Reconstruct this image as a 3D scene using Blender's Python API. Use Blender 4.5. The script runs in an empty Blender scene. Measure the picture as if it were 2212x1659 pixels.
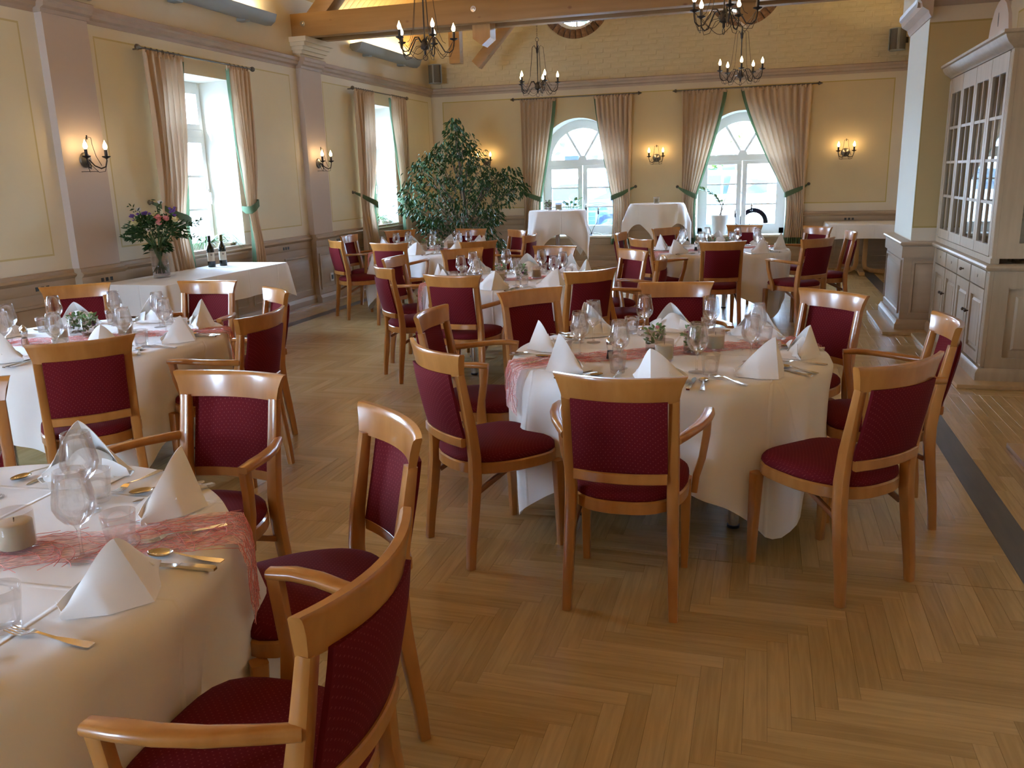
import bpy, bmesh, math, random
from math import sin, cos, pi, sqrt, radians, degrees, atan2, hypot, exp
from mathutils import Vector, Matrix

# ---------------------------------------------------------------- camera, world, sun, exposure
SC = bpy.context.scene
COL = SC.collection
CAM_Z = 1.6
F_PX, YAW, PITCH, ROLL = 1804.42, 0.29371496, 0.24329669, -0.02770406
_f0 = Vector((-sin(YAW), cos(YAW), 0)); _r0 = Vector((cos(YAW), sin(YAW), 0)); _u0 = Vector((0, 0, 1))
FWD = _f0*cos(PITCH) - _u0*sin(PITCH); _up = _u0*cos(PITCH) + _f0*sin(PITCH)
RGT = _r0*cos(ROLL) + _up*sin(ROLL); UPV = -_r0*sin(ROLL) + _up*cos(ROLL)
cam_data = bpy.data.cameras.new('camera'); cam = bpy.data.objects.new('camera', cam_data); COL.objects.link(cam)
cam_data.sensor_fit = 'HORIZONTAL'; cam_data.sensor_width = 36.0; cam_data.lens = F_PX/2212*36.0
cam_data.clip_start = 0.05; cam_data.clip_end = 200
cam.matrix_world = Matrix(((RGT.x, UPV.x, -FWD.x, 0), (RGT.y, UPV.y, -FWD.y, 0), (RGT.z, UPV.z, -FWD.z, CAM_Z), (0, 0, 0, 1)))
SC.camera = cam

def project(p):
    d = Vector(p) - Vector((0, 0, CAM_Z)); z = d.dot(FWD)
    if z < 0.05: return None
    return (1106 + F_PX*d.dot(RGT)/z, 829.5 - F_PX*d.dot(UPV)/z, z)
def in_view(p, m=60):
    q = project(p)
    return q is not None and -m < q[0] < 2212+m and -m < q[1] < 1659+m

SKY_STRENGTH = 38.0
SUN_STRENGTH = 26.0
BULB = 33.0
UPLIGHT_W = 18.0
EXPOSURE = 1.0
SC.view_settings.view_transform = 'Standard'; SC.view_settings.look = 'None'
SC.view_settings.exposure = EXPOSURE; SC.view_settings.gamma = 1.0
SC.view_settings.use_curve_mapping = False
SC.cycles.use_denoising = True
try: SC.cycles.denoiser = 'OPENIMAGEDENOISE'
except Exception: pass
SC.cycles.max_bounces = 16; SC.cycles.diffuse_bounces = 5; SC.cycles.glossy_bounces = 5
SC.cycles.transmission_bounces = 16; SC.cycles.transparent_max_bounces = 16
SC.cycles.sample_clamp_indirect = 6.0; SC.cycles.caustics_reflective = False; SC.cycles.caustics_refractive = False
SC.cycles.use_light_tree = True

world = bpy.data.worlds.new('sky'); SC.world = world; world.use_nodes = True
_n = world.node_tree.nodes; _l = world.node_tree.links
_bg = _n['Background']
_tc = _n.new('ShaderNodeTexCoord'); _sx = _n.new('ShaderNodeSeparateXYZ'); _cr = _n.new('ShaderNodeValToRGB')
_l.new(_tc.outputs['Generated'], _sx.inputs[0]); _l.new(_sx.outputs['Z'], _cr.inputs['Fac'])
_cr.color_ramp.elements[0].position = 0.0; _cr.color_ramp.elements[0].color = (0.54, 0.74, 1.0, 1)
_cr.color_ramp.elements[1].position = 0.8; _cr.color_ramp.elements[1].color = (0.40, 0.64, 1.0, 1)
_l.new(_cr.outputs['Color'], _bg.inputs['Color']); _bg.inputs['Strength'].default_value = SKY_STRENGTH

sun_data = bpy.data.lights.new('sun', 'SUN'); sun_data.energy = SUN_STRENGTH; sun_data.angle = radians(0.6)
sun_data.color = (0.93, 0.97, 1.0)
sun = bpy.data.objects.new('sun', sun_data); COL.objects.link(sun); sun.location = (-20, -20, 30)
sun.rotation_euler = Vector((0.24, 1.0, -0.62)).to_track_quat('-Z', 'Y').to_euler()

def portal(loc, size, normal):
    d = bpy.data.lights.new('window_portal', 'AREA'); d.shape = 'RECTANGLE'; d.size = size[0]; d.size_y = size[1]
    d.cycles.is_portal = True
    o = bpy.data.objects.new('window_portal', d); COL.objects.link(o); o.location = loc
    o.rotation_euler = Vector(normal).to_track_quat('-Z', 'Z').to_euler()

# ---------------------------------------------------------------- mesh helpers
R = random.Random(7)

class MB:
    def __init__(s): s.v = []; s.f = []; s.m = []
    def add(s, vs, fs, mi=0):
        b = len(s.v); s.v.extend(tuple(v) for v in vs)
        for f in fs: s.f.append(tuple(b+i for i in f)); s.m.append(mi)
        return s
    def box(s, x0, y0, z0, x1, y1, z1, mi=0, ch=0.0):
        if ch <= 0:
            vs = [(x, y, z) for z in (z0, z1) for y in (y0, y1) for x in (x0, x1)]
            return s.add(vs, [(0, 2, 3, 1), (4, 5, 7, 6), (0, 1, 5, 4), (2, 6, 7, 3), (0, 4, 6, 2), (1, 3, 7, 5)], mi)
        bm = bmesh.new(); bmesh.ops.create_cube(bm, size=1)
        for v in bm.verts:
            v.co = Vector(((x0+x1)/2 + v.co.x*(x1-x0), (y0+y1)/2 + v.co.y*(y1-y0), (z0+z1)/2 + v.co.z*(z1-z0)))
        bmesh.ops.bevel(bm, geom=bm.edges[:], offset=ch, segments=2, profile=.6, affect='EDGES')
        return s.bm(bm, mi)
    def bm(s, bm, mi=0):
        bm.verts.index_update()
        s.add([v.co[:] for v in bm.verts], [[v.index for v in f.verts] for f in bm.faces], mi); bm.free(); return s
    def loft(s, secs, closed=True, caps=True, mi=0):
        n = len(secs[0]); vs = [p for q in secs for p in q]; fs = []
        for i in range(len(secs)-1):
            for j in range(n if closed else n-1):
                k = (j+1) % n
                fs.append((i*n+j, i*n+k, (i+1)*n+k, (i+1)*n+j))
        if caps and closed:
            fs.append(tuple(reversed(range(n)))); b = (len(secs)-1)*n; fs.append(tuple(b+j for j in range(n)))
        return s.add(vs, fs, mi)
    def sweep(s, path, sizes, up=(0, 0, 1), rnd=0.3, mi=0, n=3):
        """rounded-rectangle section (width along side, height along up) carried along a path"""
        P = [Vector(p) for p in path]; up = Vector(up); secs = []
        for i, p in enumerate(P):
            t = (P[min(i+1, len(P)-1)] - P[max(i-1, 0)]).normalized()
            sd = t.cross(up)
            if sd.length < 1e-4: sd = t.cross(Vector((0, 1, 0)))
            sd.normalize(); nn = sd.cross(t)
            w, h = sizes[min(i, len(sizes)-1)]; r = rnd*min(w, h)
            sec = []
            for cxs, cys, a0 in ((1, 1, 0), (-1, 1, pi/2), (-1, -1, pi), (1, -1, 3*pi/2)):
                for k in range(n):
                    a = a0 + (pi/2)*k/(n-1)
                    sec.append(p + sd*(cxs*(w/2-r)+r*cos(a)) + nn*(cys*(h/2-r)+r*sin(a)))
            secs.append(sec)
        return s.loft(secs, mi=mi)
    def tube(s, path, r, n=6, mi=0, caps=True):
        P = [Vector(p) for p in path]; secs = []; prev = None
        for i, p in enumerate(P):
            t = (P[min(i+1, len(P)-1)] - P[max(i-1, 0)])
            t = t.normalized() if t.length > 1e-9 else Vector((0, 0, 1))
            if prev is None:
                a = Vector((0, 0, 1)) if abs(t.z) < .9 else Vector((1, 0, 0)); sd = t.cross(a).normalized()
            else:
                sd = (prev - t*prev.dot(t)); sd = sd.normalized() if sd.length > 1e-6 else t.orthogonal().normalized()
            prev = sd; nn = t.cross(sd); rr = r[i] if isinstance(r, (list, tuple)) else r
            secs.append([p + sd*(rr*cos(2*pi*k/n)) + nn*(rr*sin(2*pi*k/n)) for k in range(n)])
        return s.loft(secs, caps=caps, mi=mi)
    def lathe(s, prof, n=20, c=(0, 0, 0), mi=0, caps=(True, True), a0=0.0):
        secs = [[(c[0]+r*cos(a0+2*pi*k/n), c[1]+r*sin(a0+2*pi*k/n), c[2]+z) for k in range(n)] for r, z in prof]
        m = len(secs); vs = [p for q in secs for p in q]; fs = []
        for i in range(m-1):
            for j in range(n):
                k = (j+1) % n; fs.append((i*n+j, i*n+k, (i+1)*n+k, (i+1)*n+j))
        if caps[0]: fs.append(tuple(reversed(range(n))))
        if caps[1]: fs.append(tuple((m-1)*n+j for j in range(n)))
        return s.add(vs, fs, mi)
    def prism(s, pts, z0, z1, mi=0):
        n = len(pts)
        return s.add([(x, y, z0) for x, y in pts]+[(x, y, z1) for x, y in pts],
                     [tuple(reversed(range(n))), tuple(range(n, 2*n))]+[(i, (i+1) % n, n+(i+1) % n, n+i) for i in range(n)], mi)
    def grid(s, fn, nu, nv, mi=0, wrap=False):
        vs = [fn(i/nu, j/nv) for j in range(nv+1) for i in range(nu+(0 if wrap else 1))]; w = nu if wrap else nu+1; fs = []
        for j in range(nv):
            for i in range(nu):
                k = (i+1) % w if wrap else i+1
                fs.append((j*w+i, j*w+k, (j+1)*w+k, (j+1)*w+i))
        return s.add(vs, fs, mi)
    def xf(s, m, start=0):
        s.v[start:] = [tuple(m @ Vector(v)) for v in s.v[start:]]; return s
    def mesh(s, name, mats, smooth=40):
        me = bpy.data.meshes.new(name); me.from_pydata(s.v, [], s.f)
        for m in (mats if isinstance(mats, (list, tuple)) else [mats]): me.materials.append(m)
        if any(s.m): me.polygons.foreach_set('material_index', s.m)
        me.validate(); me.update()
        if smooth:
            me.shade_smooth()
            if smooth < 180: me.set_sharp_from_angle(angle=radians(smooth))
        return me
    def build(s, name, mats, parent=None, smooth=40, loc=None, rz=None):
        o = bpy.data.objects.new(name, s.mesh(name, mats, smooth)); COL.objects.link(o)
        if parent is not None: o.parent = parent
        if loc is not None: o.location = loc
        if rz is not None: o.rotation_euler = (0, 0, rz)
        return o

def inst(name, me, parent=None, loc=(0, 0, 0), rot=(0, 0, 0), scale=None):
    o = bpy.data.objects.new(name, me); COL.objects.link(o)
    if parent is not None: o.parent = parent
    o.location = loc; o.rotation_euler = rot
    if scale is not None: o.scale = scale
    return o
def tag(o, label=None, cat=None, group=None, kind=None):
    if label: o['label'] = label
    if cat: o['category'] = cat
    if group: o['group'] = group
    if kind: o['kind'] = kind
    return o
def thing(name, label, cat, loc=(0, 0, 0), rz=0.0, group=None):
    o = bpy.data.objects.new(name, None); COL.objects.link(o); o.empty_display_size = .1
    o.location = loc; o.rotation_euler = (0, 0, rz); return tag(o, label, cat, group)
def struct(o): o['kind'] = 'structure'; return o
def kids(o): return [c for c in COL.objects if c.parent == o]
CH = {}
def dup(root, loc, rz, label, group=None, skip=()):
    """copy a thing with its parts and sub-parts"""
    r = root.copy(); COL.objects.link(r); r.location = loc; r.rotation_euler = (0, 0, rz); r['label'] = label
    if group: r['group'] = group
    if root.name not in CH: CH[root.name] = [(c, kids(c)) for c in kids(root)]
    for c, gs in CH[root.name]:
        if c.name.split('.')[0] in skip: continue
        d = c.copy(); COL.objects.link(d); d.parent = r
        for g in gs:
            e = g.copy(); COL.objects.link(e); e.parent = d
    return r

# ---------------------------------------------------------------- materials
def nt(m): m.use_nodes = True; return m.node_tree.nodes, m.node_tree.links
def pmat(name, col, rough=.5, metal=0.0, **kw):
    m = bpy.data.materials.new(name); n, l = nt(m); b = n['Principled BSDF']
    b.inputs['Base Color'].default_value = (*col, 1); b.inputs['Roughness'].default_value = rough; b.inputs['Metallic'].default_value = metal
    for k, v in kw.items(): b.inputs[k].default_value = v
    return m
def vary(m, c1, c2, scale=(8, 8, 8), detail=4, rough=None, bump=0.0, coord='Object', rand=0.0, dist=0.0):
    """noise mix of two colours, optional bump and per-object variation"""
    n, l = nt(m); b = n['Principled BSDF']
    tc = n.new('ShaderNodeTexCoord'); mp = n.new('ShaderNodeMapping'); mp.inputs['Scale'].default_value = scale
    no = n.new('ShaderNodeTexNoise'); no.inputs['Scale'].default_value = 1.0; no.inputs['Detail'].default_value = detail
    no.inputs['Distortion'].default_value = dist
    l.new(tc.outputs[coord], mp.inputs['Vector']); l.new(mp.outputs[0], no.inputs['Vector'])
    cr = n.new('ShaderNodeValToRGB'); cr.color_ramp.elements[0].position = .3; cr.color_ramp.elements[1].position = .7
    cr.color_ramp.elements[0].color = (*c1, 1); cr.color_ramp.elements[1].color = (*c2, 1)
    l.new(no.outputs['Fac'], cr.inputs['Fac']); out = cr.outputs['Color']
    if rand:
        oi = n.new('ShaderNodeObjectInfo'); hs = n.new('ShaderNodeHueSaturation'); mr = n.new('ShaderNodeMapRange')
        mr.inputs['To Min'].default_value = 1-rand; mr.inputs['To Max'].default_value = 1+rand
        l.new(oi.outputs['Random'], mr.inputs['Value']); l.new(mr.outputs[0], hs.inputs['Value']); l.new(out, hs.inputs['Color']); out = hs.outputs['Color']
    l.new(out, b.inputs['Base Color'])
    if bump:
        bp = n.new('ShaderNodeBump'); bp.inputs['Strength'].default_value = bump; bp.inputs['Distance'].default_value = .004
        l.new(no.outputs['Fac'], bp.inputs['Height']); l.new(bp.outputs[0], b.inputs['Normal'])
    return m

M = {}
M['chair_wood'] = vary(pmat('honey_beech', (.4, .18, .045), .28, **{'Coat Weight': .5, 'Coat Roughness': .12}), (.34, .125, .022), (.43, .18, .042), (22, 22, 5), 5, rand=.06)
M['chair_end'] = pmat('dark_end_grain', (.2, .075, .025), .3)
def fabric():
    m = pmat('red_dotted_fabric', (.14, .012, .022), .85, **{'Specular IOR Level': .15})
    n, l = nt(m); b = n['Principled BSDF']; tc = n.new('ShaderNodeTexCoord'); sp = n.new('ShaderNodeSeparateXYZ'); l.new(tc.outputs['Object'], sp.inputs[0])
    ad = n.new('ShaderNodeMath'); ad.operation = 'ADD'; l.new(sp.outputs['Y'], ad.inputs[0]); l.new(sp.outputs['Z'], ad.inputs[1])
    cb = n.new('ShaderNodeCombineXYZ'); l.new(sp.outputs['X'], cb.inputs[0]); l.new(ad.outputs[0], cb.inputs[1])
    mp = n.new('ShaderNodeMapping'); mp.inputs['Rotation'].default_value = (0, 0, pi/4); l.new(cb.outputs[0], mp.inputs['Vector'])
    vo = n.new('ShaderNodeTexVoronoi'); vo.voronoi_dimensions = '2D'; vo.inputs['Scale'].default_value = 82; vo.inputs['Randomness'].default_value = 0
    l.new(mp.outputs[0], vo.inputs['Vector'])
    lt = n.new('ShaderNodeMath'); lt.operation = 'LESS_THAN'; lt.inputs[1].default_value = .15; l.new(vo.outputs['Distance'], lt.inputs[0])
    mx = n.new('ShaderNodeMix'); mx.data_type = 'RGBA'; mx.inputs[6].default_value = (.115, .0055, .0095, 1); mx.inputs[7].default_value = (.185, .03, .03, 1)
    l.new(lt.outputs[0], mx.inputs['Factor']); l.new(mx.outputs[2], b.inputs['Base Color'])
    return m
M['fabric'] = fabric()
def linen(name, rot):
    m = vary(pmat(name, (.8, .78, .75), .75, **{'Sheen Weight': .2}), (.80, .775, .745), (.84, .82, .79), (3, 3, 3), 3); n, l = nt(m); b = n['Principled BSDF']
    tc = n.new('ShaderNodeTexCoord'); mp = n.new('ShaderNodeMapping'); mp.inputs['Rotation'].default_value = (0, 0, rot); l.new(tc.outputs['Object'], mp.inputs['Vector']); sp = n.new('ShaderNodeSeparateXYZ'); l.new(mp.outputs[0], sp.inputs[0])
    hs = []
    for k in (0, 1):   # pressed fold lines every 52 cm
        pp = n.new('ShaderNodeMath'); pp.operation = 'PINGPONG'; pp.inputs[1].default_value = .26; l.new(sp.outputs[k], pp.inputs[0])
        mr = n.new('ShaderNodeMapRange'); mr.interpolation_type = 'SMOOTHERSTEP'; mr.inputs['From Min'].default_value = 0; mr.inputs['From Max'].default_value = .012; mr.inputs['To Min'].default_value = 1; mr.inputs['To Max'].default_value = 0; l.new(pp.outputs[0], mr.inputs['Value']); hs.append(mr.outputs[0])
    mx = n.new('ShaderNodeMath'); mx.operation = 'MAXIMUM'; l.new(hs[0], mx.inputs[0]); l.new(hs[1], mx.inputs[1])
    no = n.new('ShaderNodeTexNoise'); no.inputs['Scale'].default_value = 5; no.inputs['Detail'].default_value = 2; l.new(tc.outputs['Object'], no.inputs['Vector'])
    ad = n.new('ShaderNodeMath'); ad.operation = 'ADD'; l.new(mx.outputs[0], ad.inputs[0]); l.new(no.outputs['Fac'], ad.inputs[1])
    bp = n.new('ShaderNodeBump'); bp.inputs['Strength'].default_value = .7; bp.inputs['Distance'].default_value = .004; l.new(ad.outputs[0], bp.inputs['Height']); l.new(bp.outputs[0], b.inputs['Normal']); return m
M['cloth'] = linen('white_linen', pi/4); M['cloth_side'] = linen('white_side_linen', 0)
M['napkin'] = pmat('white_napkin', (.84, .82, .79), .8, **{'Sheen Weight': .2})
M['steel'] = pmat('polished_cutlery', (.72, .70, .66), .14, 1.0)
M['chrome'] = pmat('chrome_tube', (.62, .62, .64), .12, 1.0)
M['iron'] = pmat('black_wrought_iron', (.035, .03, .03), .42, .7)
M['pewter'] = pmat('dark_pewter', (.16, .15, .13), .35, .8)
def glassmat(name, col=(1, 1, 1), ior=1.45, rough=0.0):
    m = pmat(name, col, rough); b = m.node_tree.nodes['Principled BSDF']; b.inputs['Transmission Weight'].default_value = 1.0; b.inputs['IOR'].default_value = ior; return m
def glassware():
    m = glassmat('clear_glass'); n, l = nt(m); b = n['Principled BSDF']; tr = n.new('ShaderNodeBsdfTransparent'); mx = n.new('ShaderNodeMixShader'); mx.inputs[0].default_value = .68
    l.new(b.outputs[0], mx.inputs[1]); l.new(tr.outputs[0], mx.inputs[2]); l.new(mx.outputs[0], n['Material Output'].inputs[0]); return m
M['glass'] = glassware()
M['bottle'] = glassmat('dark_green_bottle', (.02, .035, .02))
def panemat(name, tint=(1, 1, 1), refl=.6):
    m = bpy.data.materials.new(name); n, l = nt(m); n.remove(n['Principled BSDF']); out = n['Material Output']
    tr = n.new('ShaderNodeBsdfTransparent'); tr.inputs[0].default_value = (*tint, 1); gl = n.new('ShaderNodeBsdfGlossy'); gl.inputs['Roughness'].default_value = .02
    fr = n.new('ShaderNodeFresnel'); fr.inputs['IOR'].default_value = 1.45; mu = n.new('ShaderNodeMath'); mu.operation = 'MULTIPLY'; mu.inputs[1].default_value = refl
    l.new(fr.outputs[0], mu.inputs[0]); mx = n.new('ShaderNodeMixShader'); l.new(mu.outputs[0], mx.inputs[0]); l.new(tr.outputs[0], mx.inputs[1]); l.new(gl.outputs[0], mx.inputs[2]); l.new(mx.outputs[0], out.inputs[0])
    return m
M['pane'] = panemat('window_glass')
M['pane_cab'] = panemat('cabinet_glass', (.97, .97, .95), 1.6)
def emit(name, col, s):
    m = bpy.data.materials.new(name); n, l = nt(m); n.remove(n['Principled BSDF']); e = n.new('ShaderNodeEmission'); e.inputs[0].default_value = (*col, 1); e.inputs[1].default_value = s
    l.new(e.outputs[0], n['Material Output'].inputs[0]); return m
M['bulb'] = emit('warm_bulb', (1.0, .66, .30), BULB)
M['wax'] = pmat('cream_wax', (.86, .74, .5), .55, **{'Subsurface Weight': .2, 'Subsurface Radius': (.02, .012, .006)})
M['white_frame'] = pmat('white_window_paint', (.84, .86, .84), .4)
M['taupe'] = vary(pmat('taupe_trim_paint', (.42, .32, .25), .45), (.40, .305, .235), (.44, .34, .265), (5, 5, 5), 2)
M['dado'] = vary(pmat('taupe_dado_paint', (.4, .3, .2), .42), (.39, .29, .19), (.44, .33, .225), (2, 2, 14), 4)
M['pilaster'] = pmat('lilac_grey_plaster', (.56, .47, .41), .8)
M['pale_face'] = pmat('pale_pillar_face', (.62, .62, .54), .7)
M['plaster'] = vary(pmat('cream_plaster', (.68, .6, .45), .85), (.66, .58, .43), (.70, .62, .47), (1.5, 1.5, 1.5), 4)
M['upper'] = vary(pmat('pale_upper_plaster', (.7, .63, .48), .85), (.68, .61, .46), (.72, .65, .51), (1.5, 1.5, 1.5), 4)
M['reveal'] = pmat('white_reveal_plaster', (.88, .87, .80), .8)
M['painted_brick'] = vary(pmat('painted_brick', (.6, .52, .34), .75), (.58, .50, .32), (.65, .57, .39), (9, 9, 9), 5, bump=.5)
M['red_brick'] = vary(pmat('brown_brick', (.2, .11, .06), .8), (.14, .075, .04), (.30, .18, .10), (14, 14, 14), 3, bump=.4, rand=.35)
def spruce(name, c1, c2, knots=True, rough=.5):
    m = vary(pmat(name, c1, rough), c1, c2, (1.2, 14, 14), 5, rand=.05)
    if knots:
        n, l = nt(m); b = n['Principled BSDF']; src = b.inputs['Base Color'].links[0].from_socket
        tc = n.new('ShaderNodeTexCoord'); mp = n.new('ShaderNodeMapping'); mp.inputs['Scale'].default_value = (3.2, 5, 5); vo = n.new('ShaderNodeTexVoronoi'); vo.inputs['Scale'].default_value = 1.0
        l.new(tc.outputs['Object'], mp.inputs['Vector']); l.new(mp.outputs[0], vo.inputs['Vector'])
        mr = n.new('ShaderNodeMapRange'); mr.inputs['From Min'].default_value = .06; mr.inputs['From Max'].default_value = .13; mr.inputs['To Min'].default_value = 1; mr.inputs['To Max'].default_value = 0
        l.new(vo.outputs['Distance'], mr.inputs['Value']); mx = n.new('ShaderNodeMix'); mx.data_type = 'RGBA'
        l.new(mr.outputs[0], mx.inputs['Factor']); l.new(src, mx.inputs[6]); mx.inputs[7].default_value = (.16, .065, .02, 1); l.new(mx.outputs[2], b.inputs['Base Color'])
    return m
M['beam'] = spruce('spruce_beam', (.27, .145, .045), (.34, .19, .065))
M['roof_plank'] = spruce('spruce_roof_boards', (.48, .30, .11), (.56, .37, .15), True)
M['strip_dark'] = vary(pmat('dark_floor_inlay', (.07, .055, .045), .35), (.06, .048, .04), (.095, .075, .06), (30, 3, 3), 4)
M['step'] = vary(pmat('oak_step_board', (.45, .3, .15), .3), (.40, .27, .13), (.5, .34, .18), (20, 2, 20), 4)
M['subfloor'] = pmat('dark_joint', (.14, .085, .035), .8)
def oak():
    m = pmat('oak_parquet', (.4, .25, .1), .26); n, l = nt(m); b = n['Principled BSDF']
    uv = n.new('ShaderNodeUVMap'); mp = n.new('ShaderNodeMapping'); mp.inputs['Scale'].default_value = (3.5, 60, 1)
    l.new(uv.outputs[0], mp.inputs['Vector']); no = n.new('ShaderNodeTexNoise'); no.inputs['Scale'].default_value = 1; no.inputs['Detail'].default_value = 6; no.inputs['Distortion'].default_value = .6
    oi = n.new('ShaderNodeObjectInfo'); ge = n.new('ShaderNodeNewGeometry'); ad = n.new('ShaderNodeMath'); ad.operation = 'ADD'; fr = n.new('ShaderNodeMath'); fr.operation = 'FRACT'
    l.new(oi.outputs['Random'], ad.inputs[0]); l.new(ge.outputs['Random Per Island'], ad.inputs[1]); l.new(ad.outputs[0], fr.inputs[0])
    va = n.new('ShaderNodeVectorMath'); va.operation = 'ADD'; cb = n.new('ShaderNodeCombineXYZ'); mu = n.new('ShaderNodeMath'); mu.operation = 'MULTIPLY'; mu.inputs[1].default_value = 37
    l.new(fr.outputs[0], mu.inputs[0]); l.new(mu.outputs[0], cb.inputs[0]); l.new(mu.outputs[0], cb.inputs[1]); l.new(mp.outputs[0], va.inputs[0]); l.new(cb.outputs[0], va.inputs[1]); l.new(va.outputs[0], no.inputs['Vector'])
    c1 = n.new('ShaderNodeValToRGB'); e = c1.color_ramp.elements; e[0].position = 0; e[0].color = (.375, .24, .092, 1); e[1].position = 1; e[1].color = (.475, .315, .135, 1)
    x = c1.color_ramp.elements.new(.5); x.color = (.42, .275, .11, 1); l.new(fr.outputs[0], c1.inputs['Fac'])
    mr = n.new('ShaderNodeMapRange'); mr.inputs['From Min'].default_value = .3; mr.inputs['From Max'].default_value = .7; mr.inputs['To Min'].default_value = .84; mr.inputs['To Max'].default_value = 1.1
    l.new(no.outputs['Fac'], mr.inputs['Value']); mx = n.new('ShaderNodeMix'); mx.data_type = 'RGBA'; mx.blend_type = 'MULTIPLY'; mx.inputs['Factor'].default_value = 1
    l.new(c1.outputs['Color'], mx.inputs[6]); l.new(mr.outputs[0], mx.inputs[7]); l.new(mx.outputs[2], b.inputs['Base Color'])
    bp = n.new('ShaderNodeBump'); bp.inputs['Strength'].default_value = .06; bp.inputs['Distance'].default_value = .0006; l.new(no.outputs['Fac'], bp.inputs['Height']); l.new(bp.outputs[0], b.inputs['Normal'])
    return m
M['oak'] = oak()
def curtainmat(name, c, tl):
    m = pmat(name, c, .85); n, l = nt(m); b = n['Principled BSDF']; t = n.new('ShaderNodeBsdfTranslucent'); t.inputs[0].default_value = (*[min(1, x*1.25) for x in c], 1)
    mx = n.new('ShaderNodeMixShader'); mx.inputs[0].default_value = tl; l.new(b.outputs[0], mx.inputs[1]); l.new(t.outputs[0], mx.inputs[2]); l.new(mx.outputs[0], n['Material Output'].inputs[0]); return m
M['curtain'] = curtainmat('beige_curtain', (.60, .455, .315), .17)
M['green'] = curtainmat('sage_green_trim', (.13, .20, .11), .25)
M['runner'] = curtainmat('pink_sisal_fibre', (.80, .36, .33), .4)
def sheetmat():
    m = pmat('pink_fibre_web', (.92, .58, .54), .8); n, l = nt(m); b = n['Principled BSDF']; tr = n.new('ShaderNodeBsdfTransparent'); mx = n.new('ShaderNodeMixShader')
    no = n.new('ShaderNodeTexNoise'); no.inputs['Scale'].default_value = 55; no.inputs['Detail'].default_value = 3; mr = n.new('ShaderNodeMapRange'); mr.inputs['From Min'].default_value = .42; mr.inputs['From Max'].default_value = .62; mr.inputs['To Min'].default_value = .35; mr.inputs['To Max'].default_value = .85
    l.new(no.outputs['Fac'], mr.inputs['Value']); l.new(mr.outputs[0], mx.inputs[0]); l.new(tr.outputs[0], mx.inputs[1]); l.new(b.outputs[0], mx.inputs[2]); l.new(mx.outputs[0], n['Material Output'].inputs[0]); return m
M['web'] = sheetmat()
M['leaf'] = vary(pmat('dark_glossy_leaf', (.03, .085, .03), .5, **{'Specular IOR Level': .3}), (.012, .042, .010), (.035, .09, .025), (6, 6, 6), 2, rand=.3)
M['leaf_light'] = vary(pmat('pale_green_leaf', (.14, .28, .10), .45), (.10, .22, .07), (.26, .40, .18), (20, 20, 20), 2)
M['bark'] = vary(pmat('brown_bark', (.14, .1, .07), .85), (.10, .07, .05), (.2, .15, .11), (12, 12, 3), 4, bump=.6)
M['white_ceramic'] = pmat('white_ceramic', (.8, .8, .8), .3)
M['terracotta'] = pmat('brown_pot', (.2, .1, .06), .6)
M['grey_metal'] = pmat('grey_powder_coat', (.30, .33, .34), .45)
M['speaker'] = vary(pmat('grey_speaker_cloth', (.12, .11, .09), .8), (.10, .09, .075), (.15, .14, .115), (300, 300, 300), 1)
M['black'] = pmat('black_plastic', (.015, .015, .015), .4)
M['white_plastic'] = pmat('white_plastic', (.8, .8, .8), .35)
M['paper'] = pmat('cream_label_paper', (.62, .55, .42), .6)
M['label_mark'] = pmat('grey_label_crest', (.25, .2, .17), .6)
M['foil'] = pmat('dark_bottle_foil', (.03, .03, .035), .3, .6)
M['water'] = glassmat('water', (1, 1, 1), 1.33)
M['cab'] = vary(pmat('limed_oak', (.36, .275, .185), .42), (.33, .25, .165), (.40, .305, .205), (20, 20, 2.5), 4)
M['cab_in'] = pmat('cabinet_interior', (.22, .14, .07), .6)
M['knob'] = pmat('dark_bronze_knob', (.1, .07, .05), .3, .7)
M['purple'] = pmat('purple_petal', (.20, .09, .38), .6)
M['pink'] = pmat('pink_petal', (.72, .26, .24), .6)
M['cream_petal'] = pmat('cream_petal', (.8, .72, .38), .6)
M['white_petal'] = pmat('white_petal', (.82, .82, .82), .6)
M['plum'] = pmat('plum_petal', (.16, .03, .10), .6)
M['stem'] = pmat('green_stem', (.07, .15, .04), .5)
M['pebble'] = vary(pmat('pebbles', (.4, .3, .2), .6), (.22, .15, .1), (.6, .5, .4), (60, 60, 60), 2)
M['table_wood'] = vary(pmat('table_oak', (.48, .27, .10), .35), (.44, .24, .085), (.52, .30, .12), (20, 20, 3), 4)
M['peppercorn'] = pmat('peppercorn', (.03, .02, .015), .6)
M['pink_salt'] = pmat('pink_salt', (.7, .38, .27), .5)
M['asphalt'] = vary(pmat('pale_paving', (.22, .215, .2), .9), (.18, .175, .165), (.26, .25, .24), (3, 3, 3), 5)
M['hedge'] = vary(pmat('hedge_green', (.02, .05, .012), .6), (.01, .03, .008), (.035, .07, .018), (5, 5, 5), 3)
M['car_dark'] = pmat('dark_blue_car_paint', (.02, .05, .13), .2, .3, **{'Coat Weight': 1.0})
M['car_white'] = pmat('white_car_paint', (.85, .87, .9), .25, **{'Coat Weight': 1.0})
M['car_red'] = pmat('red_car_paint', (.6, .03, .03), .25, **{'Coat Weight': 1.0})
M['car_glass'] = pmat('dark_car_glass', (.02, .03, .045), .06)
M['tyre'] = pmat('tyre_rubber', (.035, .045, .07), .7)
M['rim'] = pmat('alloy_rim', (.6, .63, .68), .25, .9)
M['red_lens'] = pmat('red_lens', (.7, .02, .04), .2)
M['facade'] = vary(pmat('pink_brick_facade', (.2, .12, .1), .85), (.16, .09, .075), (.24, .15, .13), (20, 20, 20), 3)
M['cord'] = pmat('white_cable', (.7, .7, .7), .4)

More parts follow.
